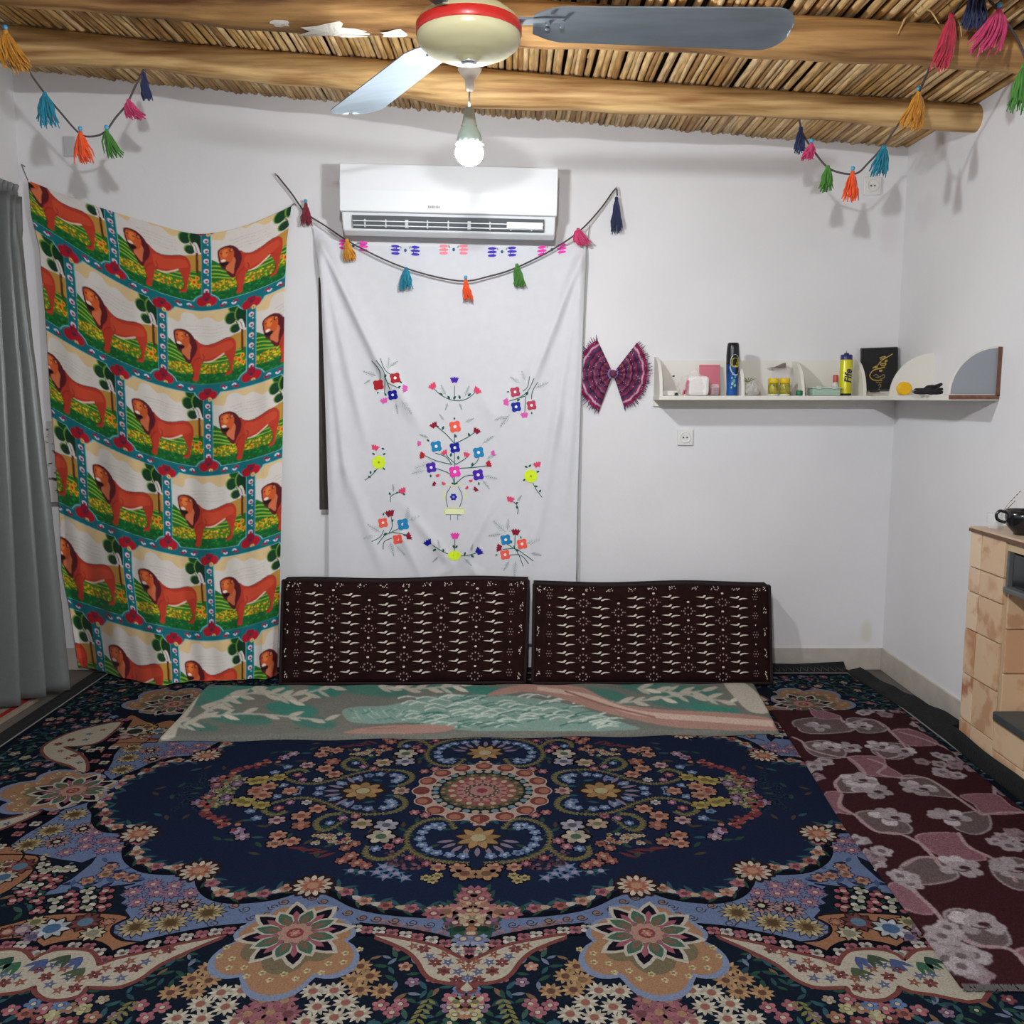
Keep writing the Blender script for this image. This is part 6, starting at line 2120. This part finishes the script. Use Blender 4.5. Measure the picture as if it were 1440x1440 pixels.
# green box and small green cap
x = at(1158, 3.475)
gbx = thing('food_box', 'low pale green translucent food box on the shelf', 'food box', (x, 3.475, TOP))
MB().box((x, 3.475, TOP + .013), (.104, .07, .026)).build('box_base', mat('pale_green', '#a9c4b2', rough=.35, alpha=.85), gbx, bevel=.004)
MB().box((x, 3.475, TOP + .0285), (.110, .075, .005)).build('box_lid', mat('pale_green_lid', '#bcd0c2', rough=.3, alpha=.9), gbx, bevel=.0015)
for s in (-.03, .03):
    MB().box((x + s, 3.438, TOP + .030), (.016, .006, .012)).build('clip', mat('pale_green_lid', '#bcd0c2'), gbx, bevel=.001)
x = at(1124, 3.46)
o = MB().lathe([(0, 0), (.013, 0), (.014, .002), (.0135, .016), (.011, .019), (0, .019)], 18, (x, 3.46, TOP)).build('bottle_cap', mat('cap_green', '#1e6a4a', rough=.4), None, smooth=True)
tag(o, 'dark green bottle cap beside the low food box', 'cap')
# little bottle with a red and white label
x = at(1174, 3.555)
sb = thing('medicine_bottle', 'small white bottle with red label behind the yellow spray can', 'bottle', (x, 3.555, TOP))
MB().lathe([(0, 0), (.0125, 0), (.013, .003), (.013, .040), (.008, .048), (.008, .052)], 18, (x, 3.555, TOP)).build('bottle_body', mat('bottle_white', '#dcd2cc', rough=.4), sb, smooth=True)
MB().lathe([(.010, .052), (.010, .076), (.008, .080), (0, .080)], 18, (x, 3.555, TOP)).build('red_cap', mat('cap_red', '#c0504c', rough=.4), sb, smooth=True)
MB().lathe([(.0134, .012), (.0134, .034)], 18, (x, 3.555, TOP)).build('label_band', mat('band_cream', '#d8c8a8', rough=.5), sb, smooth=True)
# yellow spray can
x = at(1188, 3.475)
yc = thing('spray_can', 'slim yellow spray can with dark blue top', 'spray can', (x, 3.475, TOP))
MB().lathe([(0, 0), (.0225, 0), (.023, .003), (.0232, .008)], 28, (x, 3.475, TOP)).build('can_foot', mat('foot_dark', '#2a2a28', rough=.4, metal=.4), yc, smooth=True)
MB().lathe([(.0230, .008), (.0230, .130), (.0215, .134)], 28, (x, 3.475, TOP)).build('can_body', mat('can_yellow', '#c8c420', rough=.3, metal=.1), yc, smooth=True)
MB().lathe([(.0215, .132), (.0215, .150), (.0195, .153), (0, .153)], 28, (x, 3.475, TOP)).build('can_cap', mat('can_navy', '#2c2a6a', rough=.35), yc, smooth=True)
MB().lathe([(0, .153), (.009, .153), (.009, .158), (.004, .160), (.0008, .160), (.0008, .168), (0, .168)], 14, (x, 3.475, TOP)).build('nozzle', mat('nozzle_dark', '#33333a', rough=.4), yc, smooth=True)


def text(body, size, loc, rot, m_, parent, name='lettering', shear=0.0, extrude=.0004, font_scale=None):
    cu = bpy.data.curves.new(name, 'FONT')
    cu.body = body
    cu.size = size
    cu.extrude = extrude
    cu.shear = shear
    cu.align_x = 'CENTER'
    cu.align_y = 'CENTER'
    ob = bpy.data.objects.new(name, cu)
    COL.objects.link(ob)
    ob.location = loc
    ob.rotation_euler = rot
    cu.materials.append(m_)
    ob.parent = parent
    ob.matrix_parent_inverse = Matrix.Translation(-parent.location)
    return ob


M_INK = mat('ink_navy', '#1d1a4a', rough=.5)
# lettering runs upwards along the can
tx_ = text('Fife', .036, (x + .002, 3.475 - .0235, TOP + .072), (math.pi / 2, -math.pi / 2, 0), M_INK, yc, shear=.2)
tx_.data.offset = .0009
dg = bpy.context.evaluated_depsgraph_get()
me_ = bpy.data.meshes.new_from_object(tx_.evaluated_get(dg))
lo = bpy.data.objects.new('lettering', me_)
COL.objects.link(lo)
lo.location, lo.rotation_euler = tx_.location, tx_.rotation_euler
bpy.data.objects.remove(tx_)
lo.name = 'lettering'
lo.parent = yc
lo.matrix_parent_inverse = Matrix.Translation(-yc.location)
# black book with gold calligraphy
q0, q1, q2, q3 = (1213, 549), (1262, 547), (1263, 488), (1212, 490)
bkY0, bkY1 = 3.520, 3.560
b0, b1, b2, b3 = [Vector(wl(*q, Yy)) for q, Yy in ((q0, bkY0), (q1, bkY0), (q2, bkY1), (q3, bkY1))]
bk = thing('poetry_book', 'black hardback book with gold Persian calligraphy leaning in the corner', 'book', (b0.x, 3.55, TOP))
off = Vector((0, .018, .002))
bm_ = MB()
bm_.add([b0, b1, b2, b3, b0 + off, b1 + off, b2 + off, b3 + off], [(0, 1, 2, 3), (7, 6, 5, 4), (0, 4, 5, 1), (1, 5, 6, 2), (2, 6, 7, 3), (3, 7, 4, 0)])
bm_.build('cover', mat('book_black', '#17181a', rough=.45), bk, bevel=.0015)
G_ = Art()
KB = lambda cx, cy: (1160 + cx / 10.286, 480 + cy / 10.286)
gold, gold2 = '#b59a4a', '#8a7a52'
for pts, w, c in (([(980, 180), (900, 230), (840, 265), (800, 300)], 1.3, gold), ([(790, 240), (840, 225), (880, 220), (850, 245), (800, 262)], 1.2, gold), ([(905, 280), (870, 300), (880, 275), (900, 275)], 1.4, gold), ([(790, 300), (830, 320), (880, 320), (870, 345), (820, 345), (800, 330)], 1.5, gold), ([(690, 390), (740, 360), (760, 370), (720, 385)], 1.4, gold),
                  ([(870, 370), (800, 390), (720, 410), (670, 450), (650, 500), (680, 545), (740, 565), (830, 560)], 1.6, gold), ([(700, 500), (740, 480), (780, 510), (730, 525)], 1.2, gold2), ([(760, 530), (820, 500), (850, 480), (860, 520), (800, 545)], 1.2, gold2), ([(740, 590), (780, 600), (820, 590)], 1.6, gold2), ([(770, 640), (800, 620), (810, 650), (780, 670)], 1.3, gold2), ([(770, 695), (800, 690)], 1.2, gold2), ([(760, 350), (800, 300), (830, 270)], 1.1, gold)):
    G_.stroke([KB(*p) for p in pts], w, c, .2, n=4)
G_.poly([KB(785, 415), KB(830, 410), KB(832, 435), KB(788, 440)], gold, .2)
G_.poly([KB(880, 275), KB(905, 268), KB(908, 285), KB(885, 292)], gold, .2)


def bookp(px, py, L):
    t_ = np.clip((548.5 - py) / 59, -.05, 1.05)
    return wl(px, py, bkY0 + (bkY1 - bkY0) * float(t_) - .0012)


gm = MB()
G_.mesh(gm, bookp)
gm.build('gold_calligraphy', mat_attr('gold_foil', rough=.35, grain=.02, bump=0), bk, recalc=False)
# papers under the book
pp = thing('paper_stack', 'loose white papers under the black book', 'papers', (at(1227, 3.5), 3.5, TOP))
for k in range(4):
    x = at(1228 + k * 2, 3.5)
    MB().box((x, 3.505 + .006 * k, TOP + .002 + .004 * k), (.090, .09, .003), Matrix.Rotation(.06 * (k - 1), 3, 'Z')).build('sheet', mat('paper', '#dcd6ca'), pp)
x = at(1232, 3.44)
o = MB().tube([(x - .02, 3.445, TOP + .017), (x + .012, 3.442, TOP + .018)], .004, 8).build('black_pen', mat('pen_black', '#25252a', rough=.4), None)
tag(o, 'short black pen on the papers under the book', 'pen')
# yellow cap on the arm
x = XR - .135
yy = 3.225
x = wl(1271, 556, yy)[0]
yo = thing('yellow_cup', 'small bright yellow plastic cup lying on the shelf arm', 'cup', (x, yy, TOP))
n = 20
m_ = MB()
vv, ff = [], []
for i, (d_, r_) in enumerate(((-.012, .019), (-.012, .022), (.010, .0235), (.0105, .0235), (.0105, .0205), (-.008, .0185), (-.008, .001))):
    for k in range(n):
        a = 2 * math.pi * k / n
        vv.append((x + r_ * math.cos(a), yy + d_, TOP + .0238 + r_ * math.sin(a)))
for i in range(6):
    for k in range(n):
        ff.append((i * n + k, i * n + (k + 1) % n, (i + 1) * n + (k + 1) % n, (i + 1) * n + k))
ff.append(tuple(range(n)))
m_.add(vv, ff).build('cup_shell', mat('cup_yellow', '#dfae10', rough=.4), yo, smooth=True)
# black cloth bundle on the arm
bd = thing('black_bundle', 'crumpled black cloth pouch on the shelf arm', 'pouch', (1.42, 3.05, TOP))
r = random.Random(6)
for k, (px0, py0, px1, py1, Yy) in enumerate(((1284, 551, 1325, 541, 3.02), (1286, 553, 1326, 548, 2.98), (1290, 555, 1326, 553, 2.95))):
    a, b = Vector(wl(px0, py0, Yy)), Vector(wl(px1, py1, Yy))
    a.x, b.x = min(a.x, XR - .03), min(b.x, XR - .022)
    pa = [a.lerp(b, t_) + Vector((0, .004 * math.sin(t_ * 9), .003 * math.sin(t_ * 14 + k))) for t_ in np.linspace(0, 1, 9)]
    for p_ in pa:
        p_.z = max(p_.z, TOP + .009)
    MB().tube(pa, [.006, .009, .011, .009, .012, .010, .011, .010, .006], 10, flat=.7).build('fold', mat('black_cloth', '#1f1b22', rough=.8, var=.5, vscale=60, bump=.4), bd, smooth=True)
MB().tube([wl(1283, 550, 3.0), wl(1290, 552, 2.99)], [.004, .006], 8).build('zip_tag', mat('tag_mauve', '#8a7480', rough=.6), bd, smooth=True)

# ------------------------------------------------------------------ tiled unit by the side wall
TX = 1.385
ty0, ty1, ttop = 1.75, 2.722, .697
ny1, nz0, nz1 = 2.525, .165, .655
tu = thing('tiled_hearth', 'hearth clad in marbled beige tiles against the side wall', 'hearth', (TX + .05, 2.3, -.012))
M_TB = mat('grout_cement', '#bda888', rough=.9)
M_T = []
for i, (c, c2) in enumerate((('#d8bb9c', '#b98a66'), ('#d2b594', '#c29a78'), ('#dcc2a4', '#b0785a'), ('#cfb08e', '#bb9070'))):
    mm_ = mat('marble_tile_%d' % i, c, rough=.35, var=.2, vscale=7 + 2 * i, col2=c2, spec=.4)
    cr = mm_.node_tree.nodes['Color Ramp'].color_ramp
    cr.elements[0].position, cr.elements[1].position = .40, .50
    M_T.append(mm_)
core = MB()
core.box(((TX + .008 + XR) / 2, (ny1 + ty1) / 2, (ttop - .012) / 2 - .006), (XR - TX - .008, ty1 - ny1, ttop - .002))
core.box(((TX + .008 + XR) / 2, (ty0 + ny1) / 2, (nz0 - .012) / 2 - .003), (XR - TX - .008, ny1 - ty0, nz0 + .006))
core.box(((TX + .008 + XR) / 2, (ty0 + ny1) / 2, (nz1 + ttop) / 2 - .005), (XR - TX - .008, ny1 - ty0, ttop - nz1 - .01))
core.box((XR - .004, (ty0 + ny1) / 2, (nz0 + nz1) / 2), (.008, ny1 - ty0, nz1 - nz0))
core.build('masonry_core', M_TB, tu)
k = 0
rt = random.Random(12)


def tile(ya, yb_, za, zb):
    global k
    g_ = .0018
    o_ = MB().box((TX + .004 + rt.uniform(-.001, .001), (ya + yb_) / 2, (za + zb) / 2), (.008, abs(yb_ - ya) - 2 * g_, abs(zb - za) - 2 * g_)).build('tile', M_T[k % 4], tu, bevel=.001)
    k += 1


zs_ = [-.01, .10, .245, .385, .50, .575, ttop - .012]
for i in range(6):
    for a, b in ((ty1, 2.655), (2.655, ny1)):
        tile(b, a, zs_[i], zs_[i + 1])
for a in np.arange(ny1, ty0 + .05, -.16):
    tile(a - .16, a, -.01, .075)
    tile(a - .16, a, .075, nz0)
for z0_, z1_ in ((nz0, .30), (.30, .43), (.43, .54)):
    for a in np.arange(ny1, ty0 + .05, -.16):
        o_ = MB().box((XR - .012, a - .08, (z0_ + z1_) / 2), (.008, .156, z1_ - z0_ - .004)).build('tile', M_T[k % 4], tu, bevel=.001)
        k += 1
    o_ = MB().box(((TX + XR) / 2 + .004, ny1 - .004, (z0_ + z1_) / 2), (XR - TX - .02, .008, z1_ - z0_ - .004)).build('tile', M_T[k % 4], tu, bevel=.001)
    k += 1
MB().box(((TX + XR) / 2 - .002, (ty0 + ty1) / 2, ttop - .006), (XR - TX + .004, ty1 - ty0 + .004, .012)).build('top_slab', mat('slab_beige', '#c7ae93', rough=.4, var=.1, vscale=9), tu, bevel=.002)
MB().box((TX - .004, (ty0 + ty1) / 2, ttop - .010), (.003, ty1 - ty0 + .004, .010)).build('slab_edge', mat('slab_edge_brown', '#6a4c3c', rough=.6), tu)
hd_ = tu
MB().box((TX + .030, (ty0 + ny1) / 2 - .01, .602), (.04, ny1 - ty0 - .03, .095)).build('heater_glass', mat('dark_glass', '#1a2022', rough=.12, spec=.6), hd_, bevel=.003)
MB().box((TX + .020, (ty0 + ny1) / 2 - .01, .549), (.065, ny1 - ty0 - .02, .016)).build('heater_frame', mat('frame_grey', '#5d5f5e', rough=.4), hd_, bevel=.003)
MB().box((TX + .012, ny1 - .012, .605), (.02, .010, .10)).build('heater_side_frame', mat('frame_grey', '#5d5f5e'), hd_, bevel=.002)
MB().box(((TX + XR) / 2 - .014, (ty0 + 2.515) / 2, nz0 + .014), (XR - TX - .004, 2.515 - ty0, .026)).build('hearth_shelf', mat('slate', '#3f4444', rough=.5, var=.15, vscale=20), tu, bevel=.004)

# cup, glass and twig on top of it
cx_, cy_ = 1.440, 2.545
cup = thing('black_cup', 'round black ceramic cup on top of the tiled hearth', 'cup', (cx_, cy_, ttop))
M_CUP = mat('black_glaze', '#15161a', rough=.25, coat=.4)
MB().lathe([(0, .0), (.022, .0), (.023, .006), (.026, .008), (.040, .024), (.047, .048), (.048, .070), (.0455, .070), (.044, .048), (.036, .025), (.0, .012)], 32, (cx_, cy_, ttop)).build('cup_body', M_CUP, cup, smooth=True)
hp = [(cx_ - .046, cy_ + .01, ttop + .064), (cx_ - .060, cy_ + .014, ttop + .066), (cx_ - .068, cy_ + .016, ttop + .054), (cx_ - .062, cy_ + .015, ttop + .040), (cx_ - .044, cy_ + .01, ttop + .034)]
MB().tube(smooth_path(hp, 5), .0045, 8).build('handle', M_CUP, cup, smooth=True)
gx, gy_ = 1.428, 2.672
gl = thing('drinking_glass', 'small clear glass with a dry twig behind the black cup', 'glass', (gx, gy_, ttop))
MB().lathe([(0, 0), (.020, 0), (.021, .002), (.023, .045), (.022, .045), (.019, .004), (0, .004)], 24, (gx, gy_, ttop)).build('glass_body', mat('clear_glass', '#f2f6f6', rough=.05, alpha=.3, spec=.7), gl, smooth=True)
tw = thing('dry_twig', 'thin dry twig with small leaves standing in the clear glass', 'twig', (gx, gy_, ttop + .005))
base = Vector((gx, gy_, ttop + .006))
tips = [Vector(wl(x_, y_, 2.63)) for x_, y_ in ((1434, 692), (1426, 706))]
for i, tp in enumerate(tips):
    mid = base.lerp(tp, .55) + Vector((.004 * (i - 1), 0, .006))
    MB().tube(smooth_path([base + Vector((0, 0, .001 * i)), mid, tp], 5), .0006, 5).build('stem', mat('twig_brown', '#7a6a50', rough=.8), tw)
    for q in range(4):
        p_ = mid.lerp(tp, .3 + .22 * q)
        p_.x = min(p_.x, XR - .02)
        MB().add([p_, p_ + Vector((.003, -.002, .002)), p_ + Vector((.005, 0, .006)), p_ + Vector((.001, .002, .004))], [(0, 1, 2, 3)]).build('leaf', mat('twig_leaf', '#8a8560', rough=.8), tw)
